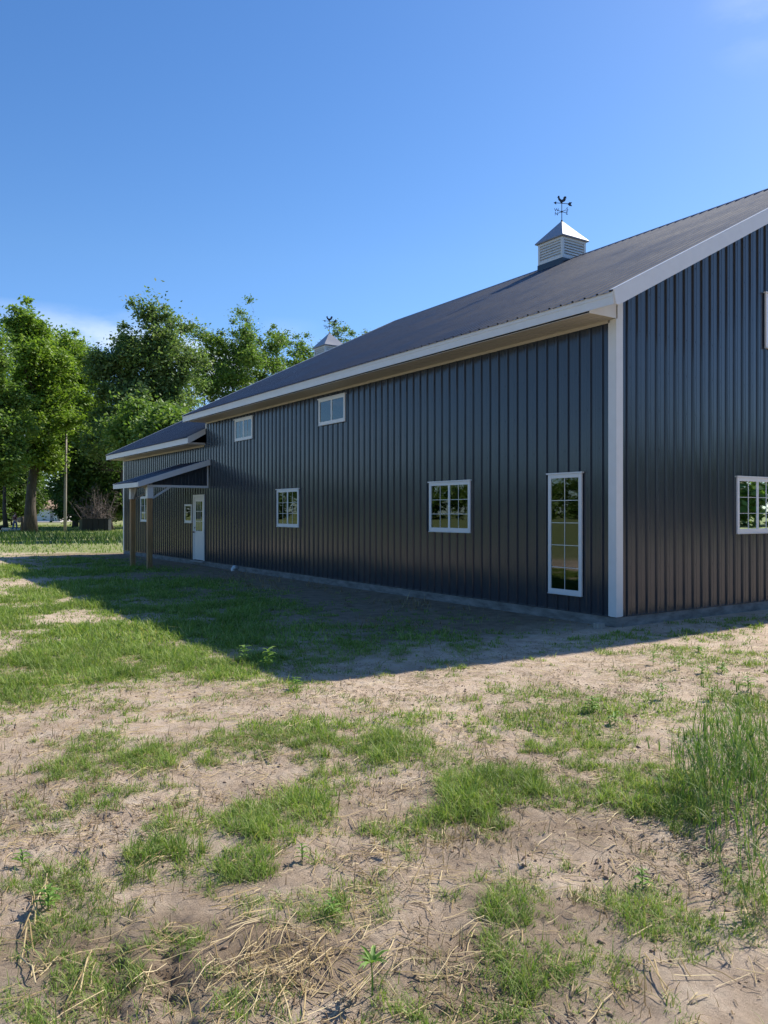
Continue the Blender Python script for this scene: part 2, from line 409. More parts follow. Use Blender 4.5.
def ground_material():
    m = mat('sandy soil', (0.4, 0.3, 0.22), 0.95, spec=0.15); t = NT(m)
    v = t.coord()
    a = t.noise(v, 0.55, 6, 0.6); b = t.noise(v, 4.0, 7, 0.65); c = t.noise(v, 45, 6, 0.7)
    sand = t.ramp(b, [(0.3, (0.50, 0.375, 0.265)), (0.5, (0.70, 0.55, 0.41)), (0.7, (0.80, 0.67, 0.52))])
    moist_and_shade = t.ramp(b, [(0.3, (0.17, 0.12, 0.078)), (0.7, (0.38, 0.29, 0.20))])
    att = t.n('ShaderNodeAttribute'); att.attribute_name = 'moist_and_shade'  # damp soil, plus the barn's shade painted along the long wall
    col_ = t.mix(att.outputs['Fac'], sand, moist_and_shade)
    col_ = t.mix(t.rng(a, 0.45, 0.68, 0, 0.4), col_, moist_and_shade)
    # litter: brown flecks
    vor = t.n('ShaderNodeTexVoronoi'); vor.inputs['Scale'].default_value = 38
    t.l(t.coord((1, 1.8, 1), rot=(0, 0, 0.7)), vor.inputs['Vector'])
    fleck = t.rng(vor.outputs['Distance'], 0.22, 0.10, 0, 1)
    lit = t.rng(t.noise(v, 1.7, 5, 0.6), 0.50, 0.62, 0, 0.8)
    fm = t.n('ShaderNodeMath'); fm.operation = 'MULTIPLY'; t.l(fleck, fm.inputs[0]); t.l(lit, fm.inputs[1])
    col_ = t.mix(fm.outputs[0], col_, (0.12, 0.08, 0.05))
    col_ = t.mix(t.rng(c, 0.3, 0.7, 0, 0.22), col_, (0.20, 0.14, 0.10), 'MIX')
    gr = t.n('ShaderNodeAttribute'); gr.attribute_name = 'grass'
    gcol = t.ramp(t.noise(v, 3.1, 8, 0.75), [(0.3, (0.08, 0.11, 0.03)), (0.5, (0.15, 0.21, 0.05)), (0.7, (0.27, 0.28, 0.11))])
    col_ = t.mix(gr.outputs['Fac'], col_, gcol)
    t.l(col_, t.b.inputs['Base Color'])
    h1 = t.bump(t.noise(v, 11, 8, 0.72), 1.0, 0.035)
    h2 = t.bump(t.noise(v, 80, 10, 0.85), 1.0, 0.018, h1)
    t.l(h2, t.b.inputs['Normal'])
    return m
M['ground'] = ground_material()
def make_ground():
    fwd_ang = math.atan2(CB, CA)
    half = R(34)
    angs = np.concatenate([np.linspace(-half, half, 520), np.linspace(half, 2*math.pi-half, 110)[1:-1]])+fwd_ang
    radii = [0.9]
    while radii[-1] < 2500: radii.append(radii[-1]*(1.0065 if radii[-1] < 12 else 1.02 if radii[-1] < 100 else 1.15))
    radii = np.array(radii); na, nr = len(angs), len(radii)
    A, Rr = np.meshgrid(angs, radii)
    X = CAM[0]+Rr*np.cos(A); Y = CAM[1]+Rr*np.sin(A)
    Zz = ground_h(X, Y)
    V = np.stack([X.ravel(), Y.ravel(), Zz.ravel()], 1)
    V = np.vstack([V, [[CAM[0], CAM[1], 0]]])
    i = np.arange(nr-1)[:, None]*na; k = np.arange(na)[None, :]; k2 = (k+1) % na
    Fq = np.stack([i+k, i+na+k, i+na+k2, i+k2], -1).reshape(-1, 4)
    c = nr*na
    cap = np.stack([np.full(na//2, c), np.arange(0, na-1, 2)[:na//2], np.arange(1, na, 2)[:na//2], (np.arange(2, na+1, 2) % na)[:na//2]], 1)
    Fq = np.vstack([Fq, cap])
    g = grass_density(V[:, 0], V[:, 1])
    x, Z = camxy(V[:, 0], V[:, 1])
    away = np.clip((np.maximum(-V[:, 0]-11.0, -V[:, 1]-12.5)+3*(fbm(V[:, 0]*.3, V[:, 1]*.3, 97, 3)-.5))/3, 0, 1)
    away = np.maximum(away, np.clip((Z-36)/4, 0, 1)*(x > 0)); g = np.maximum(g, away)
    tint = np.clip(g*np.clip(0.10+Z/22, 0.1, 0.9), 0, 0.92)
    moist_and_shade = np.clip((fbm(V[:, 0]*1.1, V[:, 1]*1.1, 91, 4)-0.46)*3.0, 0, 1)*np.clip((5.5-Z)/1.5, 0.25, 1)
    moist_and_shade = np.maximum(moist_and_shade, np.clip(1-(((x+0.8)/0.9)**2+((Z-3.0)/0.45)**2), 0, 0.8))
    wall = np.clip((V[:, 0]+6.2+2.2*(fbm(V[:, 0]*.5, V[:, 1]*.5, 95, 3)-.5))/3.0, 0, 1)*np.clip((V[:, 1]+.4)/1.5, 0, 1)*(V[:, 1] < 27)  # strip by the long wall: barn shade put into the soil colour
    moist_and_shade = np.maximum(moist_and_shade, .95*wall)
    return np_mesh('ground', V, Fq, M['ground'], attrs={'grass': tint, 'moist_and_shade': moist_and_shade}, smooth=True)
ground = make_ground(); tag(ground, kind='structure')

# gravel drive, far left
def gravel_mat():
    m = mat('pale gravel', (0.5, 0.46, 0.42), 0.95); t = NT(m)
    n = t.noise(t.coord(), 6, 8, 0.8)
    t.l(t.ramp(n, [(0.3, (0.34, 0.31, 0.28)), (0.7, (0.60, 0.56, 0.51))]), t.b.inputs['Base Color'])
    t.l(t.bump(n, 0.6, 0.05), t.b.inputs['Normal']); return m
M['gravel'] = gravel_mat()
V = []; Fq = []
line = [(-160, 74, 8), (-80, 76, 8.5), (-20, 78, 9), (5, 79, 9), (16, 80, 6), (24, 82, 2.5), (32, 84, .6)]
for i, (px, Z, w) in enumerate(line):
    a = fwd(px, Z-w, 0.045); b = fwd(px, Z+w, 0.045); V += [a, b]
for i in range(len(line)-1): Fq.append((2*i, 2*i+2, 2*i+3, 2*i+1))
o = np_mesh('gravel_drive', np.array(V), np.array(Fq), M['gravel']); tag(o, kind='structure')

# ------------------------------------------------------------------ corrugated panels
RIB = 0.2286
def profile(L):
    pts = []; k = 0
    n = int(L/RIB)+2
    for k in range(n):
        s = k*RIB
        pts += [(s, 0), (s+.010, .024), (s+.038, .026), (s+.048, 0), (s+.104, 0), (s+.110, .0045), (s+.150, .0045), (s+.156, 0)]
    out = [p for p in pts if p[0] < L-1e-4]
    out.append((L, 0)); return out
def panel(mb, O, U, N, L, bot, top, W=Vector((0, 0, 1)), screws=None):
    """ribbed sheet: runs along U for L, extruded along W between bot(s) and top(s), ribs stand out along N"""
    O = Vector(O); U = Vector(U).normalized(); N = Vector(N).normalized(); W = Vector(W)
    P = profile(L); a = []; b = []
    for s, d in P:
        a.append(O+U*s+N*d+W*bot(s)); b.append(O+U*s+N*d+W*top(s))
    n = len(P); base = len(mb.v)
    mb.v += [tuple(p) for p in a]+[tuple(p) for p in b]
    mb.f += [(base+i, base+i+1, base+n+i+1, base+n+i) for i in range(n-1)]
    if screws:
        for k in range(int(L/RIB)):
            s = k*RIB+.090
            for z in screws:
                if bot(s) < z < top(s)-.05:
                    c = O+U*s+W*z+N*.001; r = .0085
                    ring = [c+U*(r*math.cos(t*math.pi/3))+W*(r*math.sin(t*math.pi/3)) for t in range(6)]
                    mb.poly(ring, N*.006)

LM, LW = 16.2, 25.3          # end of the main block, end of the wing
RX = 7.62                    # ridge
RT = lambda x: 4.75+.503*(x+.6)          # main roof top at x (left slope)
RW = lambda x: 4.05+.503*(x+.6)
barn = empty('barn', (0, 0, 0))
tag(barn, 'long charcoal metal barn with white trim, lower rear wing and two roof cupolas', 'barn')

# walls
for nm, U, N, O, L, bot, top in (
    ('wall', (0, 1, 0), (-1, 0, 0), (0, .0, 0), LM, lambda s: .15, lambda s: 4.53),
    ('wall', (1, 0, 0), (0, -1, 0), (0, 0, 0), 2*RX, lambda s: .15, lambda s: RT(min(s, 2*RX-s))-.06),
    ('wall', (0, 1, 0), (1, 0, 0), (2*RX, 0, 0), LM, lambda s: .15, lambda s: 4.53)):
    mb = MB(); panel(mb, O, U, N, L, bot, top, screws=[.22, .85, 1.45, 2.05, 2.65, 3.25, 3.85, 4.42, 5.0, 5.6, 6.2] if N[0] != 1 else None)
    mb.build(nm, M['siding'], barn)
mb = MB(); panel(mb, (0, LM, 0), (1, 0, 0), (0, 1, 0), 2*RX, lambda s: 3.9, lambda s: RT(min(s, 2*RX-s))-.06); mb.build('wall', M['siding'], barn)
mb = MB(); panel(mb, (0, LM+.002, 0), (0, 1, 0), (-1, 0, 0), LW-LM, lambda s: .15, lambda s: 3.87, screws=[.22, .85, 1.45, 2.05, 2.65, 3.25])
mb.build('wing_wall', M['siding'], barn)
mb = MB(); panel(mb, (0, LW, 0), (1, 0, 0), (0, 1, 0), 2*RX, lambda s: .15, lambda s: RW(min(s, 2*RX-s))-.06); mb.build('wing_wall', M['siding'], barn)
mb = MB(); panel(mb, (2*RX, LM, 0), (0, 1, 0), (1, 0, 0), LW-LM, lambda s: .15, lambda s: 3.87); mb.build('wing_wall', M['siding'], barn)
# grade board
mb = MB()
mb.box(-.022, .02, -.022, LW, -.12, .146); mb.box(.02, 2*RX, -.022, .02, -.12, .146); mb.box(2*RX, 2*RX+.022, -.022, LW, -.12, .146); mb.box(.02, 2*RX, LW-.02, LW+.02, -.12, .146)
mb.build('grade_board', M['concrete'], barn)
# base flashing
mb = MB(); mb.box(-.030, -.002, .09, LW-.1, .146, .158); mb.box(.09, 2*RX, -.030, -.002, .146, .158)
mb.build('base_trim', M['siding'], barn)

# roofs
def roof(name, y0, y1, RTf, ov=.6):
    L = y1-y0; sl = math.sqrt(1+.503**2); run = RX+ov
    d = Vector((1, 0, .503)).normalized(); dn = Vector((-.503, 0, 1)).normalized()
    mb = MB(); panel(mb, (-ov-.03, y0, RTf(-ov-.03)-.004), (0, 1, 0), dn, L, lambda s: 0, lambda s: (run+.03)*sl, W=d)
    o1 = mb.build(name, M['roof'], barn)
    d2 = Vector((-1, 0, .503)).normalized(); dn2 = Vector((.503, 0, 1)).normalized()
    mb = MB(); panel(mb, (2*RX+ov+.03, y0, RTf(-ov-.03)-.004), (0, 1, 0), dn2, L, lambda s: 0, lambda s: (run+.03)*sl, W=d2)
    mb.build(name, M['roof'], barn)
    # ridge cap
    zt = RTf(RX)
    mb = MB()
    for sgn in (-1, 1):
        a = (RX, zt+.035); b = (RX+sgn*.17, zt-.503*.17+.032); c = (RX+sgn*.185, zt-.503*.185+.012)
        pts = [(a[0], y0-.01, a[1]), (b[0], y0-.01, b[1]), (c[0], y0-.01, c[1]), (c[0], y0-.01, c[1]-.002), (b[0], y0-.01, b[1]-.006), (a[0], y0-.01, a[1]-.006)]
        if sgn < 0: pts = pts[::-1]
        mb.poly(pts, (0, L+.02, 0))
    mb.build('ridge_cap', M['roof'], barn)
    return zt
ZR = roof('roof', -.45, LM+.45, RT)
ZW = roof('wing_roof', LM+.02, LW+.45, RW)

def eave(y0, y1, zt, box0, box1, near_cap=False, side=-1):
    X = (lambda x: x) if side < 0 else (lambda x: 2*RX-x)
    mb = MB()
    def bx(x0, x1, *r): mb.box(min(X(x0), X(x1)), max(X(x0), X(x1)), *r)
    bx(-.600, -.578, y0, y1, zt-.185, zt-.012)          # fascia
    bx(-.608, -.601, y0, y1, zt-.070, zt-.012)          # drip edge
    bx(-.606, -.601, y0, y1, zt-.190, zt-.176)
    yj = y0+3.05
    while yj < y1: bx(-.6018, -.600, yj, yj+.035, zt-.184, zt-.071); yj += 3.05
    mb.build('fascia', M['trim'], barn)
    mb = MB(); n = 5; w = .575/n
    for i in range(n):
        bx(-.577+i*w, -.577+(i+1)*w-.012, box0, box1, zt-.214, zt-.206)
        bx(-.577+(i+1)*w-.012, -.577+(i+1)*w, box0, box1, zt-.204, zt-.200)
    mb.build('soffit', M['soffit'], barn)
    mb = MB(); bx(-.03, -.0205, box0+.09, box1-.03, zt-.262, zt-.215)
    mb.build('frieze_trim', M['soffit'], barn)
eave(-.45, LM+.45, 4.75, 0, LM)
eave(-.45, LM+.45, 4.75, 0, LM, side=1)
eave(LM, LW+.45, 4.05, LM+.02, LW)
eave(LM, LW+.45, 4.05, LM+.02, LW, side=1)

def eave_end(y, zt, d=.012):
    mb = MB(); pts = [(-.577, y, zt-.214), (-.002, y, zt-.214), (-.002, y, zt+.24), (-.577, y, zt-.05)]
    mb.poly(pts, (0, d, 0)); mb.build('eave_return', M['trim'], barn)
eave_end(-.014, 4.75)
eave_end(LM+.002, 4.75)
eave_end(LW+.002, 4.05)
def rake(y, RTf, xr=RX, bottom=.185, name='rake_trim', y2=None):
    """board under the roof edge at plane y, both slopes, clipped level at its foot"""
    h = .225
    for sgn in (-1, 1):
        mb = MB()
        X = (lambda x: x) if sgn < 0 else (lambda x: 2*RX-x)
        z0 = RTf(-.6)
        pts = [(-.612, z0+.012), (-.56, z0-bottom), (-.6+.503*0+(h-bottom)/.503+.02, z0-bottom), (xr, RTf(xr)-h+.03), (xr, RTf(xr)+.03)]
        p3 = [(X(a), y, b) for a, b in pts]
        if sgn > 0: p3 = p3[::-1]
        mb.poly(p3, (0, .022, 0))
        # turned lip on the roof
        mb2 = [(X(-.612), y, z0+.014), (X(xr), y, RTf(xr)+.030), (X(xr), y, RTf(xr)+.036), (X(-.612), y, z0+.020)]
        if sgn > 0: mb2 = mb2[::-1]
        mb.poly(mb2, (0, .09 if y < LM/2 or True else .09, 0))
        mb.build(name, M['trim'], barn)
rake(-.474, RT)
rake(LM+.452, RT)
rake(LW+.452, RW)
# rake soffits
for (y0, y1, f) in ((-.45, -.02, RT), (LM+.002, LM+.45, RT), (LW+.022, LW+.45, RW)):
    for sgn in (-1, 1):
        X = (lambda x: x) if sgn < 0 else (lambda x: 2*RX-x)
        mb = MB(); pts = [(-.56, f(-.56)-.06), (RX, f(RX)-.06), (RX, f(RX)-.075), (-.56, f(-.56)-.075)]
        p3 = [(X(a), y0, b) for a, b in pts]
        if sgn > 0: p3 = p3[::-1]
        mb.poly(p3, (0, y1-y0, 0)); mb.build('rake_soffit', M['soffit'], barn)
# short raked end board where the wing's eave stands out past the main wall
mb = MB()
mb.poly([(-.605, LM-.022, 4.05-.19), (-.56, LM-.022, 4.05-.19), (-.021, LM-.022, 4.05+.29-.16), (-.021, LM-.022, 4.05+.29+.02), (-.605, LM-.022, 4.05+.012)], (0, .02, 0))
mb.build('rake_trim', M['trim'], barn)
mb = MB(); mb.box(-.577, -.021, LM+.001, LM+.018, 3.84, 3.90); mb.build('eave_return', M['soffit'], barn)

# corner trims
def corner(x, y, sx, sy, z0, z1):
    mb = MB(); w = .118; p = .030; t = .006
    mb.poly([(x+sx*p, y+sy*p, z0), (x+sx*p, y-sy*w, z0), (x+sx*(p-t), y-sy*w, z0), (x+sx*(p-t), y+sy*(p-t), z0),
             (x-sx*w, y+sy*(p-t), z0), (x-sx*w, y+sy*p, z0)][::(-1 if sx*sy < 0 else 1)], (0, 0, z1-z0))
    mb.build('corner_trim', M['trim'], barn)
corner(0, 0, -1, -1, .152, 4.53); corner(2*RX, 0, 1, -1, .152, 4.53)
mb = MB(); mb.box(-.002, .118, -.031, -.024, 4.53, 4.84); mb.build('corner_trim', M['trim'], barn)
corner(0, LW, -1, 1, .152, 3.835)
mb = MB(); mb.box(-.030, -.021, LM-.10, LM-.024, 4.34, 4.49); mb.build('corner_trim', M['trim'], barn)

# ---- windows.  Local frame: across = along the wall, out = away from it
def wbox(mb, T, a0, a1, d0, d1, z0, z1):
    P = [T(a, d, z) for z in (z0, z1) for a, d in ((a0, d0), (a1, d0), (a1, d1), (a0, d1))]
    mb.hexa(P)
TL = lambda y0: (lambda a, d, z: (-d, y0+a, z))                 # long wall
TG = lambda x0: (lambda a, d, z: (x0+a, -d, z))                 # gable wall
def window(T, w, z0, z1, cols, rows, label=None, slider=True, blind=0.0, name='window', hood=True):
    """frame (part) with hood, glass panes, grilles and meeting rail as sub-parts"""
    fr = MB(); f = .062; D = .050
    wbox(fr, T, 0, f, .020, D, z0, z1); wbox(fr, T, w-f, w, .020, D, z0, z1)
    wbox(fr, T, f, w-f, .020, D, z0, z0+f*1.15); wbox(fr, T, f, w-f, .020, D, z1-f, z1)
    o = fr.build(name, M['vinyl'], barn, bevel=.003)
    if label: o['label'] = label
    if hood:
        h = MB(); wbox(h, T, -.028, w+.028, .020, .066, z1+.001, z1+.024); h.build('head_cap', M['trim'], o)
    s = MB(); wbox(s, T, -.004, w+.004, .020, .060, z0-.014, z0-.001); s.build('sill', M['trim'], o)
    b = MB(); wbox(b, T, f, w-f, .0262, .0268, z0+f, z1-f); b.build('backing', M['dark'], o)
    if blind > 0:
        b = MB(); zb = z1-f-(z1-z0-2*f)*1.0
        n = 7; a0, a1 = (f+.02, w-f-.01); a1 = a0+(a1-a0)*blind
        for i in range(n):
            q0 = a0+(a1-a0)*i/n; q1 = a0+(a1-a0)*(i+1)/n-.012
            wbox(b, T, q0, q1, .0272, .0285, zb, z1-f)
        b.build('blind', M['curtain'], o)
    secs = [(f, w/2), (w/2, w-f)] if slider else [(f, w-f)]
    for i, (a0, a1) in enumerate(secs):
        dd = .034 if i == 0 else .0305
        g = MB(); wbox(g, T, a0, a1, dd, dd+.003, z0+f, z1-f); g.build('pane', M['glass'], o)
        mu = MB(); m = .0042
        for c in range(1, cols):
            q = a0+(a1-a0)*c/cols; wbox(mu, T, q-m, q+m, dd+.004, dd+.009, z0+f, z1-f)
        for r in range(1, rows):
            q = z0+f+(z1-z0-2*f)*r/rows; wbox(mu, T, a0, a1, dd+.0035, dd+.0085, q-m, q+m)
        if mu.v: mu.build('grille', M['vinyl'], o)
    if slider:
        mr = MB(); wbox(mr, T, w/2-.024, w/2+.024, .022, .047, z0+f*1.15, z1-f); mr.build('meeting_rail', M['vinyl'], o)
    return o
window(TL(.62), .70, .41, 2.29, 2, 5, 'tall narrow window nearest the corner', slider=False)
window(TL(3.25), 1.22, 1.33, 2.26, 2, 3, 'sliding window between the tall window and the small one')
window(TL(9.86), 1.22, 1.33, 2.28, 2, 3, 'narrow looking window in the middle of the long wall')
window(TL(7.62), 1.22, 3.77, 4.38, 1, 1, 'upper window with white blinds', blind=.86)
window(TL(12.61), 1.22, 3.77, 4.38, 2, 1, 'upper window nearest the wing')
window(TL(17.36), .66, 1.36, 1.97, 1, 1, 'small square window beside the door', slider=False, hood=False)
window(TL(21.9), 1.0, 1.36, 2.29, 2, 3, 'wing window behind the porch posts')
window(TG(3.0), 1.22, 1.34, 2.28, 2, 3, 'lower window in the gable wall')
window(TG(3.86), 1.22, 4.56, 5.50, 2, 3, 'upper window in the gable wall')

# ---- door
T = TL(16.24)
d = MB(); w = .99
wbox(d, T, 0, .07, .020, .050, .16, 2.27); wbox(d, T, w-.09, w, .020, .050, .16, 2.27); wbox(d, T, .07, w-.09, .020, .050, 2.20, 2.27)
dr = d.build('door', M['vinyl'], barn, bevel=.003); dr['label'] = 'white door with nine small panes under the porch roof'
d = MB()
wbox(d, T, .072, w-.092, .021, .034, .17, 1.10); wbox(d, T, .072, .20, .021, .034, 1.10, 2.198)
wbox(d, T, w-.23, w-.092, .021, .034, 1.10, 2.198); wbox(d, T, .20, w-.23, .021, .034, 2.05, 2.198)
wbox(d, T, .16, .43, .034, .038, .30, .95); wbox(d, T, .51, w-.19, .034, .038, .30, .95)
d.build('door_leaf', M['vinyl'], dr, bevel=.002)
d = MB(); wbox(d, T, .20, w-.23, .0262, .0268, 1.10, 2.05); d.build('backing', M['dark'], dr)
d = MB(); wbox(d, T, .20, w-.23, .0275, .0292, 1.10, 2.05); d.build('pane', M['glass'], dr)
d = MB()
for c in (1, 2):
    q = .20+(.56)*c/3; wbox(d, T, q-.009, q+.009, .0295, .0355, 1.10, 2.05)
for r in (1, 2):
    q = 1.10+.95*r/3; wbox(d, T, .20, w-.23, .0298, .0352, q-.009, q+.009)
d.build('grille', M['vinyl'], dr)
d = MB(); d.tube([T(w-.155, .034, 1.06), T(w-.155, .085, 1.06)], .012, 8); d.tube([T(w-.155, .075, 1.06), T(w-.155, .10, 1.06)], [.028, .024], 10)
d.build('handle', M['black'], dr); d = MB(); d.tube([T(w-.155, .034, 1.20), T(w-.155, .052, 1.20)], .026, 10)
d.build('lock', M['black'], dr)
d = MB(); wbox(d, T, -.03, w+.03, .022, .12, .10, .145); d.build('threshold', M['greyboard'], dr)

# ---- porch: lean-to roof on two posts
PY0, PY1 = 15.78, 18.5
PZ = lambda x: 3.33+.325*x            # x negative outward
dP = Vector((1, 0, .325)).normalized(); nP = Vector((-.325, 0, 1)).normalized(); slp = math.sqrt(1+.325**2)
mb = MB(); panel(mb, (-2.25, PY0+.02, PZ(-2.25)), (0, 1, 0), nP, PY1-PY0-.04, lambda s: 0, lambda s: (2.25-.02)*slp, W=dP)
porch = mb.build('porch_roof', M['roof'], barn)
def ppoly(y, pts, t): 
    m_ = MB(); m_.poly([(a, y, b) for a, b in pts], (0, t, 0)); return m_
for y, t in ((PY0-.004, .022), (PY1-.018, .022)):
    m_ = ppoly(y, [(-2.275, PZ(-2.275)+.012), (-2.235, PZ(-2.235)-.145), (-.022, PZ(0)-.150), (-.022, PZ(0)+.024)], t)
    m_.poly([(-2.275, y, PZ(-2.275)+.014), (-.022, y, PZ(0)+.026), (-.022, y, PZ(0)+.032), (-2.275, y, PZ(-2.275)+.020)], (0, .08 if y < 17 else .022, 0))
    m_.build('rake_trim', M['trim'], porch)
mb = MB(); mb.box(-2.27, -2.248, PY0+.02, PY1-.02, PZ(-2.25)-.145, PZ(-2.25)-.006); mb.build('fascia', M['trim'], porch)
# underside boards and gable infill
mb = MB(); mb.poly([(-2.24, PY0+.02, PZ(-2.24)-.10), (-.022, PY0+.02, PZ(-.02)-.10), (-.022, PY0+.02, PZ(-.02)-.085), (-2.24, PY0+.02, PZ(-2.24)-.085)], (0, PY1-PY0-.04, 0))
mb.build('ceiling_board', M['greyboard'], porch)
PXp = -1.86
mb = MB(); panel(mb, (-1.90, PY0+.20, 0), (1, 0, 0), (0, -1, 0), 1.87, lambda s: 2.53, lambda s: PZ(-1.90+s)-.10); mb.build('gable_infill', M['siding'], porch)
mb = MB(); mb.box(-1.95, -.022, PY0+.155, PY0+.178, 2.46, 2.53); mb.box(-.06, -.022, PY0+.155, PY0+.178, 2.53, 3.15); mb.build('beam', M['trim'], porch)
mb = MB(); mb.box(PXp-.07, PXp+.07, PY0+.18, PY1-.5, 2.47, 2.66); mb.build('beam', M['greyboard'], porch)
for y in (16.0, 17.72):
    mb = MB(); mb.box(PXp-.072, PXp+.072, y-.072, y+.072, -.1, 2.16)
    p = mb.build('post', M['post'], porch, bevel=.006)
    mb = MB(); mb.box(PXp-.092, PXp+.092, y-.092, y+.092, 2.12, 2.455); mb.build('post_casing', M['trim'], porch, bevel=.004)
mb = MB(); mb.bar((PXp+.09, 16.0, 2.13), (PXp+.62, 16.0, 2.47), .04, .06); mb.build('brace', M['trim'], porch)
mb = MB(); mb.bar((PXp+.09, 17.72, 2.13), (PXp+.62, 17.72, 2.47), .04, .06); mb.build('brace', M['trim'], porch)
for y, s in ((16.0, 1), (17.72, -1)):
    mb = MB(); mb.poly([(PXp-.02, y+s*.094, 2.10), (PXp-.02, y+s*.094, 2.46), (PXp-.02, y+s*.50, 2.46)], (.04, 0, 0)); mb.build('bracket', M['greyboard'], porch)

# ---- cupolas
def text_mesh(ch, size, depth):
    cu = bpy.data.curves.new('t', 'FONT'); cu.body = ch; cu.size = size; cu.extrude = depth; cu.align_x = 'CENTER'; cu.align_y = 'CENTER'
    ob = bpy.data.objects.new('t', cu); col.objects.link(ob)
    bpy.context.view_layer.update()
    me = bpy.data.meshes.new_from_object(ob.evaluated_get(bpy.context.evaluated_depsgraph_get()))
    vs_ = [v.co.copy() for v in me.vertices]; fs = [tuple(p.vertices) for p in me.polygons]
    bpy.data.objects.remove(ob); bpy.data.curves.remove(cu); bpy.data.meshes.remove(me)
    return vs_, fs
def cupola(y, zr, label):
    s = .475; x = RX
    base = MB(); e = s+.012
    zb = zr-.503*e-.02; zt = zr-.06
    base.box(x-e, x+e, y-e, y+e, zb, zt); cup = base.build('cupola', M['siding'], barn); cup['label'] = label
    z0, z1 = zt+.002, zr+.54
    b = MB(); q = s-.07
    for sx in (-1, 1):
        for sy in (-1, 1): b.box(x+sx*(s-.035)-.035, x+sx*(s-.035)+.035, y+sy*(s-.035)-.035, y+sy*(s-.035)+.035, z0, z1)
    for (a, c) in ((z0, z0+.07), (z1-.07, z1)):
        b.box(x-s+.0701, x+s-.0701, y-s+.002, y-s+.06, a+.001, c-.001); b.box(x-s+.0701, x+s-.0701, y+s-.06, y+s-.002, a+.001, c-.001)
        b.box(x-s+.002, x-s+.06, y-s+.0701, y+s-.0701, a+.001, c-.001); b.box(x+s-.06, x+s-.002, y-s+.0701, y+s-.0701, a+.001, c-.001)
    b.build('corner_frame', M['trim'], cup)
    n = 6; hh = (z1-z0-.14)/n; lv = MB()
    for i in range(n):
        za = z0+.07+i*hh
        for sg in (-1, 1):
            lv.hexa([(x-q, y+sg*(s-.012), za), (x+q, y+sg*(s-.012), za), (x+q, y+sg*(s-.05), za+hh*.9), (x-q, y+sg*(s-.05), za+hh*.9),
                     (x-q, y+sg*(s-.012), za+.014), (x+q, y+sg*(s-.012), za+.014), (x+q, y+sg*(s-.05), za+hh*.9+.014), (x-q, y+sg*(s-.05), za+hh*.9+.014)])
            lv.hexa([(x+sg*(s-.012), y-q, za), (x+sg*(s-.012), y+q, za), (x+sg*(s-.05), y+q, za+hh*.9), (x+sg*(s-.05), y-q, za+hh*.9),
                     (x+sg*(s-.012), y-q, za+.014), (x+sg*(s-.012), y+q, za+.014), (x+sg*(s-.05), y+q, za+hh*.9+.014), (x+sg*(s-.05), y-q, za+hh*.9+.014)])
    lv.build('louvre', M['trim'], cup)
    dk = MB(); dk.box(x-s+.07, x+s-.07, y-s+.07, y+s-.07, z0, z1-.02); dk.build('inner_box', M['greyboard'], cup)
    e = s+.065; zp = zr+1.20
    rf = MB(); rf.add([(x-e, y-e, z1), (x+e, y-e, z1), (x+e, y+e, z1), (x-e, y+e, z1), (x-e, y-e, z1+.03), (x+e, y-e, z1+.03), (x+e, y+e, z1+.03), (x-e, y+e, z1+.03), (x, y, zp)],
           [(3, 2, 1, 0), (0, 1, 5, 4), (1, 2, 6, 5), (2, 3, 7, 6), (3, 0, 4, 7), (4, 5, 8), (5, 6, 8), (6, 7, 8), (7, 4, 8)])
    rf.build('cupola_roof', M['cuproof'], cup)
    wv = MB(); wv.tube([(x, y, zp-.05), (x, y, zp+.56)], .011, 6)
    wv.tube([(x, y, zp+.24), (x, y, zp+.28)], .025, 8); wv.tube([(x, y, zp-.03), (x, y, zp+.02)], [.035, .02], 8)
    for sg in (-1, 1):
        wv.bar((x, y, zp+.26), (x+sg*.17, y, zp+.26), .012, .012); wv.bar((x, y, zp+.26), (x, y+sg*.17, zp+.26), .012, .012)
    for ch, (ox, oy), rot in (('N', (0, .21), 0), ('S', (0, -.21), 0), ('E', (.21, 0), 0), ('W', (-.21, 0), 0)):
        vs_, fs = text_mesh(ch, .13, .006)
        rm = Matrix.Rotation(-math.atan2(CA, CB), 4, 'Z') @ Matrix.Rotation(R(90), 4, 'X')
        wv.add([(rm @ v)+Vector((x+ox, y+oy, zp+.26)) for v in vs_], fs)
    # arrow and rooster, turned a little
    ra = R(-22); c_, s_ = math.cos(ra), math.sin(ra)
    P = lambda u, w_: (x+c_*u, y+s_*u, zp+.50+w_)
    tk = (-s_*.012, c_*.012, 0)
    wv.bar(P(-.24, 0), P(.24, 0), .014, .014)
    wv.poly([P(-.25, .0), P(-.17, .045), P(-.17, -.045)], tk)
    wv.poly([P(.18, 0), P(.24, .055), P(.32, .055), P(.28, 0), P(.32, -.055), P(.24, -.055)], tk)
    ro = [(-.03, .01), (-.055, .05), (-.10, .09), (-.115, .15), (-.145, .155), (-.118, .175), (-.12, .21), (-.10, .20), (-.085, .22), (-.07, .195), (-.06, .14), (-.01, .105),
          (.04, .12), (.06, .19), (.10, .215), (.15, .20), (.13, .185), (.155, .16), (.115, .15), (.125, .11), (.085, .06), (.03, .035), (.02, .01)]
    wv.poly([P(a, b_) for a, b_ in ro], tk)
    wv.build('weathervane', M['black'], cup)
M['cuproof'] = painted_metal('cupola roof metal', (0.20, 0.21, 0.25), 0.30)
cupola(8.26, ZR, 'near cupola on the main ridge'); cupola(21.6, ZW, 'far cupola on the wing ridge')

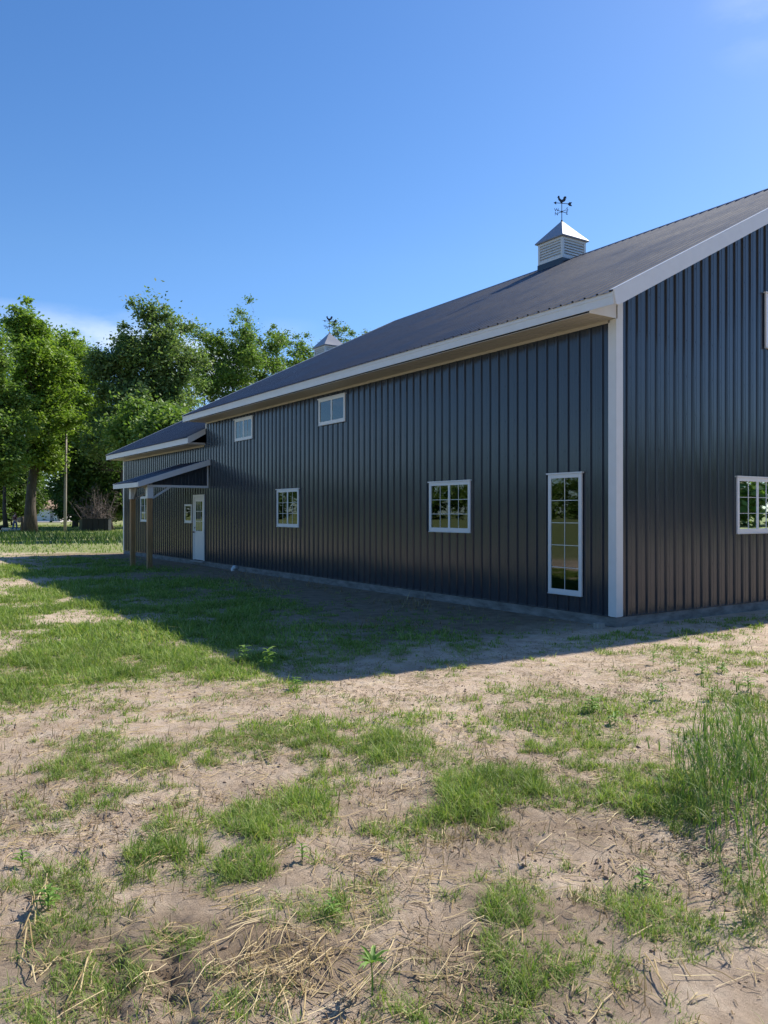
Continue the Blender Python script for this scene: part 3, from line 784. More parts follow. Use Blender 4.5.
# small white vent pipe at the wall foot and a stub of post by the corner
pp = MB(); pp.tube([(-.02, 13.7, .10), (-.13, 13.7, .10), (-.16, 13.7, .07), (-.165, 13.7, -.05)], .052, 10); pp.tube([(-.15, 13.7, .10), (-.06, 13.7, .10)], .062, 10)
o = pp.build('vent_pipe', M['vinyl'], barn, smooth=True)
sb = MB(); sb.box(-.34, -.22, .02, .14, -.1, .075)
o = sb.build('post_stub', M['polewood'], bevel=.008); tag(o, 'short grey stub of wood in the dirt at the foot of the white corner trim', 'stub')

# ------------------------------------------------------------------ trees
def leaves_np(centres, radii, per, size, rg, flat=0.75, up=0.5):
    """diamond leaves scattered in clumps"""
    n = len(centres)*per
    c = np.repeat(np.asarray(centres), per, 0); r = np.repeat(np.asarray(radii), per)[:, None]
    d = rg.normal(size=(n, 3)); d /= np.linalg.norm(d, axis=1)[:, None]
    d = d*(rg.random((n, 1))**0.6*(1+.35*rg.normal(size=(n, 1))))*r*1.15; d[:, 2] *= flat
    p = c+d
    nrm = rg.normal(size=(n, 3)); nrm[:, 2] = np.abs(nrm[:, 2])+up; nrm /= np.linalg.norm(nrm, axis=1)[:, None]
    t = np.cross(nrm, rg.normal(size=(n, 3))); t /= np.linalg.norm(t, axis=1)[:, None]
    b = np.cross(nrm, t)
    s = size*(0.6+0.8*rg.random((n, 1)))
    V = np.stack([p-t*s, p-b*s*.55-nrm*s*.12, p+t*s, p+b*s*.55-nrm*s*.12], 1).reshape(-1, 3)
    return V, np.arange(n*4).reshape(-1, 4)
def tree(name, loc, h, cr, base, leaf, label, cat='tree', group=None, seed=1, limbs=16, per=110, size=.145, airy=.86, trunk=.3, top_narrow=.45, dead=0, cl=.95, twist=1.0):
    rg = np.random.default_rng(seed)
    root = empty(name, loc); tag(root, label, cat, group)
    tb = MB(); pts = []; k = 9
    ox, oy = 0, 0
    for i in range(k):
        f = i/(k-1); pts.append(Vector((ox, oy, f*h*.88-.1))); ox += rg.normal()*.022*h*twist*.5; oy += rg.normal()*.022*h*twist*.5
    tb.tube(pts, [trunk*(1.25 if i == 0 else 1)*(1-.9*(i/(k-1))**.9) for i in range(k)], 9)
    C = []; RR = []
    def trunk_at(f):
        q = f*(k-1); i = min(int(q), k-2); return pts[i].lerp(pts[i+1], q-i)
    for j in range(limbs):
        f = base/h+(0.97-base/h)*((j+.5)/limbs)
        f = min(f, .98)
        az_ = j*2.4+rg.random()*.9
        rel = (f-base/h)/(1-base/h)
        ln = cr*((1-rel)*1.0+rel*top_narrow)*(0.32+0.95*rg.random())*(0.65+0.35*min(1, rel*4))
        p0 = trunk_at(min(f*.98, .99)); rise = .25+.55*rel+.2*rg.random()
        d = Vector((math.cos(az_), math.sin(az_), rise)).normalized()
        lp = [p0]; cur = p0.copy(); dd = d.copy(); ns = 5
        for i in range(ns):
            dd = (dd+Vector(rg.normal(size=3))*.16+Vector((0, 0, .04))).normalized(); cur = cur+dd*ln/ns; lp.append(cur.copy())
        r0 = trunk*.42*(1-.6*f)
        tb.tube(lp, [r0*(1-.85*i/ns) for i in range(ns+1)], 6, cap=False)
        for i in range(2, ns+1):
            for q in range(2 if i < ns else 3):
                sd_ = (dd+Vector(rg.normal(size=3))*.8).normalized(); sl = ln*.34*(.5+rg.random())+.4
                e = lp[i]+sd_*sl
                m_ = lp[i].lerp(e, .5)+Vector(rg.normal(size=3))*.08*sl
                tb.tube([lp[i], m_, e], [r0*.34, r0*.2, r0*.06], 4, cap=False)
                if j < dead:
                    for _ in range(3):
                        e2 = e+Vector(rg.normal(size=3))*.5; tb.tube([m_, e2], [r0*.12, .006], 3, cap=False)
                    continue
                if rg.random() < airy:
                    C.append(tuple(e)); RR.append(cl*(.55+1.0*rg.random()**2))
                if rg.random() < airy*.6:
                    C.append(tuple(m_)); RR.append(cl*(.5+.5*rg.random()))
    C.append(tuple(pts[-1]+Vector((0, 0, .03*h)))); RR.append(cl*.8)
    C.append(tuple(pts[-1]+Vector((.1, .1, .08*h)))); RR.append(cl*.5)
    tb.build('trunk', M['bark'], root, smooth=True)
    V, F_ = leaves_np(C, RR, int(per*1.25), size, rg)
    np_mesh('crown', V, F_, leaf, root)
    return root
def T3(px, Z, top, name, cr_px, base_y, leaf, label, **kw):
    h = (513-top)*Z/790+1.68; base = max((513-base_y)*Z/790+1.68, .5)
    return tree(name, fwd(px, Z), h*1.03, cr_px*Z/790, base, leaf, label, **kw)
L = M
T3(-16, 60, 312, 'leafy_tree', 42, 470, L['leaf_mid'], 'dense green tree cut by the left edge of the photo', seed=3, limbs=30, per=120, trunk=.35, top_narrow=.5)
T3(31, 68, 296, 'leafy_tree', 44, 464, L['leaf_bright'], 'tallest tree, thick trunk standing behind the walking person', seed=12, limbs=36, per=125, trunk=.52, top_narrow=.30)
T3(86, 80, 330, 'leafy_tree', 38, 452, L['leaf_bright'], 'bright green tree just left of the tall airy trees', seed=8, limbs=28, per=115, trunk=.3, top_narrow=.5)
T3(129, 66, 322, 'leafy_tree', 36, 470, L['leaf_grey'], 'dark trunked tree rising directly over the end of the wing roof', seed=21, limbs=24, per=100, trunk=.34, top_narrow=.5, dead=3, cl=1.05)
T3(163, 68, 305, 'leafy_tree', 36, 455, L['leaf_grey'], 'tall rounded tree with fine grey green leaves behind the wing roof', seed=5, limbs=26, per=105, trunk=.30, top_narrow=.7, cl=1.1)
T3(196, 96, 338, 'leafy_tree', 22, 400, L['leaf_mid'], 'thin tree with bare brown branches in the gap behind the wing roof', seed=34, limbs=16, per=70, trunk=.2, dead=7, airy=.7)
T3(226, 92, 318, 'leafy_tree', 38, 420, L['leaf_mid'], 'airy tree with several bare stems behind the low end of the main roof', seed=14, limbs=24, per=85, trunk=.24, top_narrow=.75, dead=4, cl=1.0)
T3(280, 100, 326, 'leafy_tree', 46, 420, L['leaf_mid'], 'tree at the right end of the row, showing above the low part of the roof', seed=40, limbs=18, per=85, trunk=.24, top_narrow=.7)
T3(304, 112, 346, 'leafy_tree', 34, 420, L['leaf_mid'], 'far tree just left of the far cupola', seed=77, limbs=18, per=85, trunk=.2, top_narrow=.8)
T3(346, 104, 341, 'leafy_tree', 50, 420, L['leaf_grey'], 'tree whose crown shows on both sides of the far cupola', seed=27, limbs=18, per=85, trunk=.24, top_narrow=.7)
T3(150, 56, 408, 'leafy_tree', 34, 455, L['leaf_mid'], 'low dense tree just over the ridge of the wing', seed=71, limbs=20, per=110, trunk=.2, top_narrow=.7)
T3(176, 50, 412, 'leafy_tree', 26, 455, L['leaf_mid'], 'low dense tree where the wing roof meets the main roof', seed=72, limbs=18, per=110, trunk=.2, top_narrow=.7)
T3(76, 96, 392, 'leafy_tree', 46, 452, L['leaf_dark'], 'shorter dark tree filling the gap behind the utility pole', seed=50, limbs=20, per=110, trunk=.25)
T3(150, 100, 390, 'leafy_tree', 50, 470, L['leaf_dark'], 'shorter dark tree low behind the tall rounded tree', seed=51, limbs=22, per=90, trunk=.25)
T3(6, 90, 385, 'leafy_tree', 46, 480, L['leaf_dark'], 'shorter dark tree filling the gap behind the tallest tree', seed=52, limbs=22, per=110, trunk=.25)
for px, Z, top, r, lb, sd_ in ((88, 79, 450, 19, 'dark leafy bush behind the left side of the bare shrub', 61), (112, 78, 444, 20, 'dark leafy bush beside the end of the wing', 62),
                        (128, 84, 455, 18, 'dark leafy bush half hidden by the wing', 64), (73, 90, 462, 13, 'small dark bush at the foot of the utility pole', 63), (100, 92, 430, 26, 'tall dark bush farther back behind the bare shrub', 68),
                        (12, 104, 452, 20, 'dark leafy bush behind the walking person', 65), (-12, 96, 450, 20, 'dark leafy bush at the left edge of the photo', 66), (25, 108, 462, 13, 'dark leafy bush behind the thick trunk', 67)):
    T3(px, Z, top, 'bush', r, 512, L['leaf_dark'], lb, cat='bush', seed=sd_, limbs=16, per=110, trunk=.12, size=.19, top_narrow=.8, cl=1.15)

# low leafy sprouts round the thick trunk come with the tall grass further down
def woods(name, path, h, n, leaf, seed, size=.5):
    rg = np.random.default_rng(seed); C = []; RR = []
    P = np.array(path, float); seg = np.hypot(*(P[1:]-P[:-1]).T); cum = np.concatenate([[0], np.cumsum(seg)])
    for _ in range(n):
        s = rg.random()*cum[-1]; i = np.searchsorted(cum, s)-1; i = max(0, min(i, len(seg)-1)); f = (s-cum[i])/seg[i]
        p = P[i]*(1-f)+P[i+1]*f+rg.normal(size=2)*4
        hh = h*(.55+.45*math.sin(s*.11+seed)**2+.12*math.sin(s*.43))
        z = rg.random()**.8*hh
        C.append((p[0], p[1], z)); RR.append(1.6+1.6*rg.random())
    V, F_ = leaves_np(C, RR, 46, size, rg)
    o = np_mesh(name, V, F_, leaf); tag(o, kind='stuff'); return o
wd = woods('woodland', [fwd(-170, 175)[:2], fwd(60, 185)[:2], fwd(260, 190)[:2], fwd(420, 190)[:2]], 13, 1500, M['leaf_dark'], 5)
tag(wd, 'far-off dark wood closing the view behind the trees and the garage', 'woodland')
wd = woods('woodland', [(-30, 230), (-110, 190), (-165, 90), (-190, 0), (-170, -90), (-90, -130), (-20, -95), (40, -62), (90, -48), (150, -40)], 12, 3200, M['leaf_mid'], 9, .6)
tag(wd, 'belt of distant trees mirrored in the windows of the barn', 'woodland')

# bare shrub over a dark bin
def bare_shrub(loc, h, r, seed):
    rg = np.random.default_rng(seed); tb = MB()
    for j in range(60):
        a = rg.random()*6.28; p = Vector((rg.normal()*.5, rg.normal()*.4, 0)); d = Vector((math.cos(a)*r/h*rg.random()*1.3, math.sin(a)*r/h*rg.random(), 1)).normalized()
        pts = [p.copy()]; ln = h*(.55+.5*rg.random())
        for i in range(5):
            d = (d+Vector(rg.normal(size=3))*.16).normalized(); p = p+d*ln/5; pts.append(p.copy())
            for q in range(3):
                e = p+Vector(rg.normal(size=3))*.45*(1-.1*i)+Vector((0, 0, .15)); tb.tube([p, p.lerp(e, .5)+Vector(rg.normal(size=3))*.06, e], [.018, .013, .007], 3, cap=False)
        tb.tube(pts, [.035-.005*i for i in range(6)], 4, cap=False)
    o = tb.build('bare_shrub', M['twig']); o.location = loc
    return o
tag(bare_shrub(fwd(99, 74), 4.0, 2.0, 4), 'leafless grey brown shrub standing over the black bin', 'shrub')
bn = empty('bin', fwd(96, 71.5), -math.atan2(CA, CB)+R(8)); tag(bn, 'black open topped bin standing in the tall grass under the bare shrub', 'bin')
M['bin'] = mat('dark bin steel', (0.008, 0.009, 0.009), 0.6); M['bingreen'] = mat('faded green steel', (0.06, 0.075, 0.06), 0.6)
b = MB(); b.box(-1.05, 1.2, -.62, -.58, .12, 1.1); b.box(-1.05, 1.2, .58, .62, .12, 1.1); b.box(1.16, 1.2, -.58, .58, .12, 1.1); b.box(-1.05, -1.01, -.58, .58, .12, 1.1); b.box(-1.05, 1.2, -.6, .6, .08, .12)
for x_ in (-.7, -.2, .3, .8): b.box(x_-.04, x_+.04, -.68, -.62, .12, 1.05)
b.build('body', M['bin'], bn)
b = MB(); b.box(-1.1, 1.25, -.70, -.60, 1.1, 1.17); b.box(-1.1, 1.25, .60, .70, 1.1, 1.17); b.box(-1.1, -1.0, -.60, .60, 1.1, 1.17); b.box(1.15, 1.25, -.60, .60, 1.1, 1.17); b.build('rim', M['bin'], bn)
b = MB(); b.box(-1.34, -1.06, -.55, .55, .1, 1.06); b.box(-1.40, -1.34, -.5, .5, .3, .42); b.build('end_box', M['bingreen'], bn)

# stump beside the thick trunk
st = MB(); rg = np.random.default_rng(3)
st.tube([(0, 0, -.1), (0, 0, .3), (.03, 0, .8), (.02, .02, 1.25), (.03, .02, 1.36)], [.24, .19, .17, .165, .10], 10)
st.tube([(.02, 0, .9), (.16, 0, 1.15), (.2, 0, 1.3)], [.07, .05, .04], 6)
o = st.build('tree_stump', M['bark'], smooth=True); o.location = fwd(22.5, 69.5); tag(o, 'dark broken stump between the walking person and the thick trunk', 'stump')

# utility pole
b = MB(); b.tube([(0, 0, -.2), (.02, 0, 3), (.05, .02, 5.5), (.10, .03, 8.9)], [.14, .125, .11, .09], 10)
up = b.build('utility_pole', M['polewood'], smooth=True); up.location = fwd(65, 69)
tag(up, 'tall grey wooden pole rising among the tree crowns right of the garage', 'pole')

# small garage
gr = empty('garage', fwd(49.5, 150), -math.atan2(CA, CB)-R(6)); tag(gr, 'small pale garage with tan roof seen between the tree trunk and the pole', 'garage')
M['gwall'] = mat('pale grey wall', (0.50, 0.46, 0.46), 0.7); M['groof'] = mat('tan shingles', (0.50, 0.33, 0.21), 0.9)
b = MB(); b.box(-3.0, 2.1, 0, 5, -.1, 2.55); b.poly([(-3, 0, 2.55), (-3, 5, 2.55), (-3, 2.5, 3.9)], (5.1, 0, 0)); b.build('wall', M['gwall'], gr)
b = MB(); b.poly([(-3.3, -.45, 2.38), (-3.3, 2.5, 4.02), (-3.3, 2.5, 4.16), (-3.3, -.45, 2.52)], (5.7, 0, 0)); b.poly([(-3.3, 2.5, 4.02), (-3.3, 5.45, 2.38), (-3.3, 5.45, 2.52), (-3.3, 2.5, 4.16)], (5.7, 0, 0)); b.build('roof', M['groof'], gr)
b = MB(); b.box(-2.4, .1, -.04, -.005, 0, 2.15); b.build('garage_door', M['trim'], gr)
b = MB(); b.box(.85, 1.55, -.04, -.005, .1, 2.1); b.build('door', M['vinyl'], gr)
b = MB(); b.box(.2, .75, -.045, -.005, 0, 2.3); b.build('corner_post', M['greyboard'], gr)
o = MB(); o.poly([fwd(36, 138, .05), fwd(62, 138, .05), fwd(62, 146, .05), fwd(36, 146, .05)], (0, 0, .03)); o = o.build('concrete_apron', M['gravel']); tag(o, kind='structure')

# ------------------------------------------------------------------ person and dog
def skin_obj(name, pts, edges, rad, mt, parent, sub=2, root=0):
    me = bpy.data.meshes.new(name); me.from_pydata([tuple(p) for p in pts], edges, []); me.update()
    o = bpy.data.objects.new(name, me); col.objects.link(o)
    o.modifiers.new('skin', 'SKIN')
    me.skin_vertices.new(name='')if not me.skin_vertices else None
    sv = me.skin_vertices[0].data
    for i, r in enumerate(rad):
        sv[i].radius = (r, r) if not isinstance(r, tuple) else r; sv[i].use_root = (i == root)
    m = o.modifiers.new('sub', 'SUBSURF'); m.levels = sub; m.render_levels = sub
    me.materials.append(mt); o.parent = parent
    return o
pe = empty('person', fwd(15.0, 73.0), -math.atan2(CA, CB)+R(160)); tag(pe, 'person in dark red top and blue jeans walking with dark hair', 'person')
M['skin'] = mat('skin', (0.50, 0.30, 0.22), 0.6); M['jeans'] = mat('blue jeans', (0.07, 0.11, 0.24), 0.85)
M['top'] = mat('dark red top', (0.10, 0.022, 0.03), 0.8); M['hair'] = mat('dark hair', (0.02, 0.013, 0.01), 0.7); M['shoe'] = mat('dark shoes', (0.03, 0.02, 0.02), 0.7)
B = [(0, 0, .95), (0, 0, 1.15), (0, .01, 1.38), (0, .0, 1.50), (0, -.01, 1.60), (0, -.01, 1.70),
     (-.10, 0, .90), (-.12, -.10, .50), (-.12, -.02, .08), (-.12, -.14, .04),
     (.10, 0, .90), (.12, .08, .50), (.12, .18, .09), (.12, .06, .04),
     (-.19, .01, 1.40), (-.27, .02, 1.13), (-.25, -.16, .95), (-.24, -.22, .90),
     (.19, .01, 1.40), (.28, .03, 1.13), (.25, -.18, 1.05), (.24, -.26, 1.04)]
E_ = [(0, 1), (1, 2), (2, 3), (3, 4), (4, 5), (0, 6), (6, 7), (7, 8), (8, 9), (0, 10), (10, 11), (11, 12), (12, 13), (2, 14), (14, 15), (15, 16), (16, 17), (2, 18), (18, 19), (19, 20), (20, 21)]
Rd = [(.15, .10), (.13, .09), (.16, .10), .055, (.085, .10), (.075, .09), .09, .062, .042, .035, .09, .062, .042, .035, .055, .042, .033, .03, .055, .042, .033, .03]
skin_obj('body', B, E_, Rd, M['skin'], pe)
skin_obj('jeans', [B[0], B[6], B[7], (-.12, -.03, .14), B[10], B[11], (.12, .17, .15), (0, 0, 1.02)], [(0, 1), (1, 2), (2, 3), (0, 4), (4, 5), (5, 6), (0, 7)], [(.165, .115), .105, .078, .062, .105, .078, .062, (.155, .11)], M['jeans'], pe)
skin_obj('shirt', [(0, 0, .98), B[1], B[2], (0, 0, 1.46), B[14], (-.24, .015, 1.22), B[18], (.245, .02, 1.22)], [(0, 1), (1, 2), (2, 3), (2, 4), (4, 5), (2, 6), (6, 7)], [(.165, .12), (.15, .11), (.175, .12), .08, .07, .055, .07, .055], M['top'], pe)
skin_obj('hair', [(0, .03, 1.56), (0, .03, 1.66), (0, .0, 1.735)], [(0, 1), (1, 2)], [(.08, .07), (.095, .10), (.08, .085)], M['hair'], pe)
f_ = MB(); f_.tube([(0, -.11, 1.63), (0, -.135, 1.615)], [.014, .018], 6); fo = f_.build('nose', M['skin'], pe)
for sx in (-1, 1):
    skin_obj('shoe', [(sx*.12, (.0 if sx < 0 else .20), .05), (sx*.12, (-.17 if sx < 0 else .03), .04)], [(0, 1)], [.055, .045], M['shoe'], pe, sub=1)
    f_ = MB(); f_.tube([(sx*.035, -.118, 1.645), (sx*.035, -.125, 1.645)], .010, 6); f_.build('eye', M['hair'], pe)
# fingers for each hand
def fingers(parent, x, y, z, sx):
    f = MB()
    for i in range(4):
        ox = (i-1.5)*.019
        f.tube([(x+ox, y, z-.02), (x+ox*1.1, y-.035, z-.045), (x+ox*1.1, y-.04, z-.075)], [.010, .009, .007], 5)
    f.tube([(x-sx*.03, y, z), (x-sx*.055, y-.02, z-.02), (x-sx*.055, y-.04, z-.035)], [.011, .010, .008], 5)
    f.build('fingers', M['skin'], parent)
fingers(pe, -.24, -.22, .90, -1); fingers(pe, .24, -.26, 1.04, 1)
M['sack'] = mat('tan canvas', (0.42, 0.28, 0.20), 0.9)
sk = skin_obj('bag', [(0, 0, .0), (0, 0, .22), (.02, 0, .40), (.06, 0, .52)], [(0, 1), (1, 2), (2, 3)], [(.17, .15), (.24, .2), (.18, .15), (.05, .05)], M['sack'], None)
q = fwd(15.0+4.2, 72.8); sk.location = (q[0], q[1], .78); tag(sk, 'round tan bag held at the side of the walking person', 'bag')

dg = empty('dog', fwd(-2.5, 71.5), -math.atan2(CA, CB)); tag(dg, 'dark dog at the left edge of the photo on the gravel drive', 'dog')
M['fur'] = mat('black fur', (0.015, 0.012, 0.013), 0.85)
D = [(-.38, 0, .40), (-.10, 0, .36), (.20, 0, .40), (.40, 0, .45), (.54, 0, .46), (.68, 0, .40), (-.52, 0, .44), (-.66, 0, .52),
     (.22, -.08, .24), (.20, -.09, .12), (.22, -.09, .02), (.22, .08, .24), (.28, .09, .12), (.30, .09, .02),
     (-.34, -.08, .28), (-.44, -.09, .14), (-.42, -.09, .02), (-.34, .08, .28), (-.36, .09, .14), (-.33, .09, .02), (.52, -.05, .54), (.52, .05, .54)]
skin_obj('body', D, [(0, 1), (1, 2), (2, 3), (3, 4), (4, 5), (0, 6), (6, 7), (2, 8), (8, 9), (9, 10), (2, 11), (11, 12), (12, 13), (0, 14), (14, 15), (15, 16), (0, 17), (17, 18), (18, 19), (4, 20), (4, 21)],
         [.115, .105, .13, .08, .085, .04, .03, .02, .055, .028, .026, .055, .028, .026, .06, .03, .026, .06, .03, .026, .02, .02], M['fur'], dg)

# ------------------------------------------------------------------ grass, straw, weeds
def blades(X, Y, h, w, lean, seed, segs=3, z0=None, curl=1.0, azim=None, lie=None):
    """tapered bent blades as separate strips"""
    rg = np.random.default_rng(seed); n = len(X)
    az_ = rg.random(n)*2*np.pi if azim is None else azim
    face = az_+np.pi/2+rg.normal(size=n)*.5
    base = np.stack([X, Y, ground_h(X, Y)-.004 if z0 is None else z0], 1)
    d = np.stack([np.cos(az_), np.sin(az_), np.zeros(n)], 1); s = np.stack([np.cos(face), np.sin(face), np.zeros(n)], 1)
    rows = []
    for i in range(segs+1):
        f = i/segs
        hor = lean*(f*.35+curl*f*f*.65)*h; ver = h*f*np.sqrt(np.clip(1-(lean*f)**2*.6, .08, 1))
        c = base+d*hor[:, None]; c[:, 2] += ver
        ww = w*(1-f**1.6*.92)*.5
        rows.append(c-s*ww[:, None]); rows.append(c+s*ww[:, None])
    V = np.stack(rows, 1).reshape(-1, 3); m = 2*(segs+1)
    o = np.arange(n)[:, None]*m
    F_ = np.concatenate([np.stack([o[:, 0]+2*i, o[:, 0]+2*i+1, o[:, 0]+2*i+3, o[:, 0]+2*i+2], 1) for i in range(segs)])
    return V, F_
def join(parts):
    Vs = []; Fs = []; k = 0
    for V, F_ in parts: Vs.append(V); Fs.append(F_+k); k += len(V)
    return np.vstack(Vs), np.vstack(Fs)
def sample(n, z0, z1, ang=27.5, seed=1, power=1.0):
    """n random ground spots between z0 and z1 metres ahead, inside the viewed wedge and a margin"""
    rg = np.random.default_rng(seed)
    Z = np.sqrt(rg.random(n)*(z1*z1-z0*z0)+z0*z0); x = (rg.random(n)*2-1)*math.tan(R(ang))*Z
    return CAM[0]+CB*x+CA*Z, CAM[1]-CA*x+CB*Z, Z, rg
# green grass by distance ring
parts = []
for (z0, z1, per_m2, hh, w, segs, sd_) in ((2.2, 3.6, 9000, .085, .0034, 3, 101), (3.6, 6, 7000, .095, .0044, 3, 102), (6, 10, 3000, .090, .0075, 2, 103), (10, 17, 1300, .095, .013, 2, 104), (17, 32, 420, .11, .024, 1, 105)):
    area = math.tan(R(29))*(z1**2-z0**2)
    X, Y, Z, rg = sample(int(area*per_m2), z0, z1, 29, sd_)
    g = grass_density(X, Y); keep = rg.random(len(X)) < g*1.05
    X, Y, g = X[keep], Y[keep], g[keep]
    tuft = fbm(X*7, Y*7, 201, 2)
    h = hh*(.30+.85*rg.random(len(X)))*(.42+.62*g)*(.5+.9*tuft)
    nb = 9 if z0 < 6 else 5
    k = rg.random(len(X)) < 2.0/nb; X, Y, h = X[k], Y[k], h[k]
    X = np.repeat(X, nb); Y = np.repeat(Y, nb); h = np.repeat(h*(.7+.9*rg.random(len(h))), nb)*(.45+.7*rg.random(len(X)))
    X = X+rg.normal(size=len(X))*.011*(1+z0/6); Y = Y+rg.normal(size=len(X))*.011*(1+z0/6)
    parts.append(blades(X, Y, h, w*(.6+.8*rg.random(len(X))), .25+1.15*rg.random(len(X)), sd_, segs))
V, F_ = join(parts); o = np_mesh('grass', V, F_, M['grass']); tag(o, 'short green grass growing in patches on the bare sandy ground', 'grass', kind='stuff')
print('grass faces', len(F_))
# the lawn and tall grass beyond the building; the tall grass colour includes tree shade
parts = []
X, Y, Z, rg = sample(90000, 31, 110, 29, 111); x, _ = camxy(X, Y)
k = (x < -.318*Z) | (Z > 80); k &= (x < -.2*Z); X, Y, Z = X[k], Y[k], Z[k]
g = grass_density(X, Y); k = rg.random(len(X)) < g; X, Y, Z = X[k], Y[k], Z[k]
tall = (Z > 41) & (Z < 64)
h = np.where(tall, .42, .13)*(.5+.8*rg.random(len(X)))
tl = tall
o2 = np_mesh('tall_grass', *blades(X[tl], Y[tl], h[tl], .05*(.6+.8*rg.random(tl.sum())), .3+.5*rg.random(tl.sum()), 112, 1), M['grass_shade']); tag(o2, 'band of tall grass coloured dark for tree shade beyond the far end of the barn', 'grass', kind='stuff')
X, Y, h = X[~tl], Y[~tl], h[~tl]
parts.append(blades(X, Y, h, .05*(.6+.8*rg.random(len(X))), .3+.6*rg.random(len(X)), 111, 1))
V, F_ = join(parts); o = np_mesh('grass', V, F_, M['grass_far']); tag(o, 'rough short lawn beyond the far end of the barn', 'grass', kind='stuff')

# tall seeding grass at the right
TALL = patches([(735,800,52,34,1.0),(700,812,26,20,.6),(765,770,30,44,.9),(745,850,40,26,.55),(665,800,20,12,.15),(760,900,24,40,.5)])
X, Y, Z, rg = sample(40000, 2.8, 8.5, 30, 121); g = field_of(TALL, X, Y); k = rg.random(len(X)) < g*.34; X, Y, g = X[k], Y[k], g[k]
n = len(X); h = (.30+.26*rg.random(n))*(.62+.38*np.clip(g, 0, 1))
stem = blades(X, Y, h, np.full(n, .0050), .05+.22*rg.random(n), 122, 4)
parts = [stem]
for kk in range(3):       # leaves along the stems
    f = .1+.55*rg.random(n); parts.append(blades(X, Y, h*.5*(.6+.6*rg.random(n)), np.full(n, .0075)*(.6+.6*rg.random(n)), .4+.9*rg.random(n), 130+kk, 4, z0=ground_h(X, Y)+h*f*.9))
V, F_ = join(parts); o = np_mesh('tall_grass', V, F_, M['tallgrass']); tag(o, 'tall seeding grass stalks standing in a clump at the right edge', 'grass', kind='stuff')
# seed heads
k = rg.random(n) < .35; Xs, Ys, hs_ = X[k], Y[k], h[k]; parts = []
for q in range(2): parts.append(blades(Xs, Ys, np.full(len(Xs), .075), np.full(len(Xs), .011), .1+.25*rg.random(len(Xs)), 140+q, 3, z0=ground_h(Xs, Ys)+hs_*.93))
V, F_ = join(parts); o = np_mesh('seed_heads', V, F_, M['tallgrass']); tag(o, 'green seed heads at the tips of the tall grass at the right edge', 'grass', kind='stuff')

# dry upright stubble
X, Y, Z, rg = sample(150000, 2.2, 13, 30, 151)
g = field_of(STUB, X, Y)*np.clip((fbm(X*5, Y*5, 301, 3)-.34)*4, 0, 1); g = np.maximum(g, np.where(Z < 6, .18, .03)*(fbm(X*3, Y*3, 302, 3) > .48))
k = rg.random(len(X)) < g*.75; X, Y, Z = X[k], Y[k], Z[k]; n = len(X)
p2 = (blades(X, Y, .03+.085*rg.random(n)**1.5, .0028+.0007*Z*rg.random(n), .15+.8*rg.random(n), 152, 2))
STUB2 = patches([(430,602,80,9,.8),(330,585,90,8,.8),(470,640,70,10,.5),(250,578,60,6,.7),(380,625,60,8,.5)])
X, Y, Z, rg = sample(60000, 11, 27, 24, 155); g = field_of(STUB2, X, Y)*np.clip((fbm(X*2, Y*2, 308, 3)-.36)*5, 0, 1)
k = (rg.random(len(X)) < g*.7) & (X < -.3); X, Y = X[k], Y[k]; n = len(X)
V, F_ = join([p2, blades(X, Y, .05+.13*rg.random(n)**1.5, .016*(.5+rg.random(n)), .3+.9*rg.random(n), 156, 1)])
o = np_mesh('dry_stubble', V, F_, M['stubble']); tag(o, 'brown dead stubble and dried weeds standing among the grass', 'stubble', kind='stuff')
# lying straw
def lying(X, Y, ln, w, seed, azim, lift=.012):
    rg = np.random.default_rng(seed); n = len(X)
    d = np.stack([np.cos(azim), np.sin(azim), np.zeros(n)], 1); s = np.stack([-np.sin(azim), np.cos(azim), np.zeros(n)], 1)
    rows = []; bend = rg.normal(size=n)*.10
    for i in range(4):
        f = i/3-.5
        c = np.stack([X, Y, np.zeros(n)], 1)+d*(f*ln)[:, None]+s*(bend*ln*(f*f))[:, None]
        c[:, 2] = ground_h(c[:, 0], c[:, 1])+lift*(.4+rg.random(n)*1.1) if i in (0, 3) else ground_h(c[:, 0], c[:, 1])+lift*(.6+rg.random(n)*.9)
        up = np.array([0, 0, 1.])
        rows.append(c-s*(w/2)[:, None]); rows.append(c+up*(w*.5)[:, None]); rows.append(c+s*(w/2)[:, None])
    V = np.stack(rows, 1).reshape(-1, 3); o = np.arange(n)*12; F_ = []
    for i in range(3):
        for q in (0, 1): F_.append(np.stack([o+3*i+q, o+3*i+q+1, o+3*i+q+4, o+3*i+q+3], 1))
    return V, np.concatenate(F_)
STRAW = patches([(300,960,90,50,1),(250,1000,90,30,1),(420,950,120,60,.55),(60,950,80,40,.35),(430,850,90,40,.6),(350,900,90,24,.5),(620,880,80,40,.35),(560,990,120,30,.4),(700,900,60,50,.3),(200,900,80,20,.25),(120,780,120,30,.12),(300,780,120,30,.15)])
X, Y, Z, rg = sample(150000, 2.2, 10, 30, 161); g = field_of(STRAW, X, Y)*np.clip((fbm(X*4, Y*4, 303, 3)-.33)*4, .1, 1); g = np.maximum(g, .2)
k = rg.random(len(X)) < g*.20; X, Y, Z = X[k], Y[k], Z[k]; n = len(X)
parts = [lying(X, Y, .05+.16*rg.random(n)**2, .0025+.003*rg.random(n), 162, rg.random(n)*6.28)]
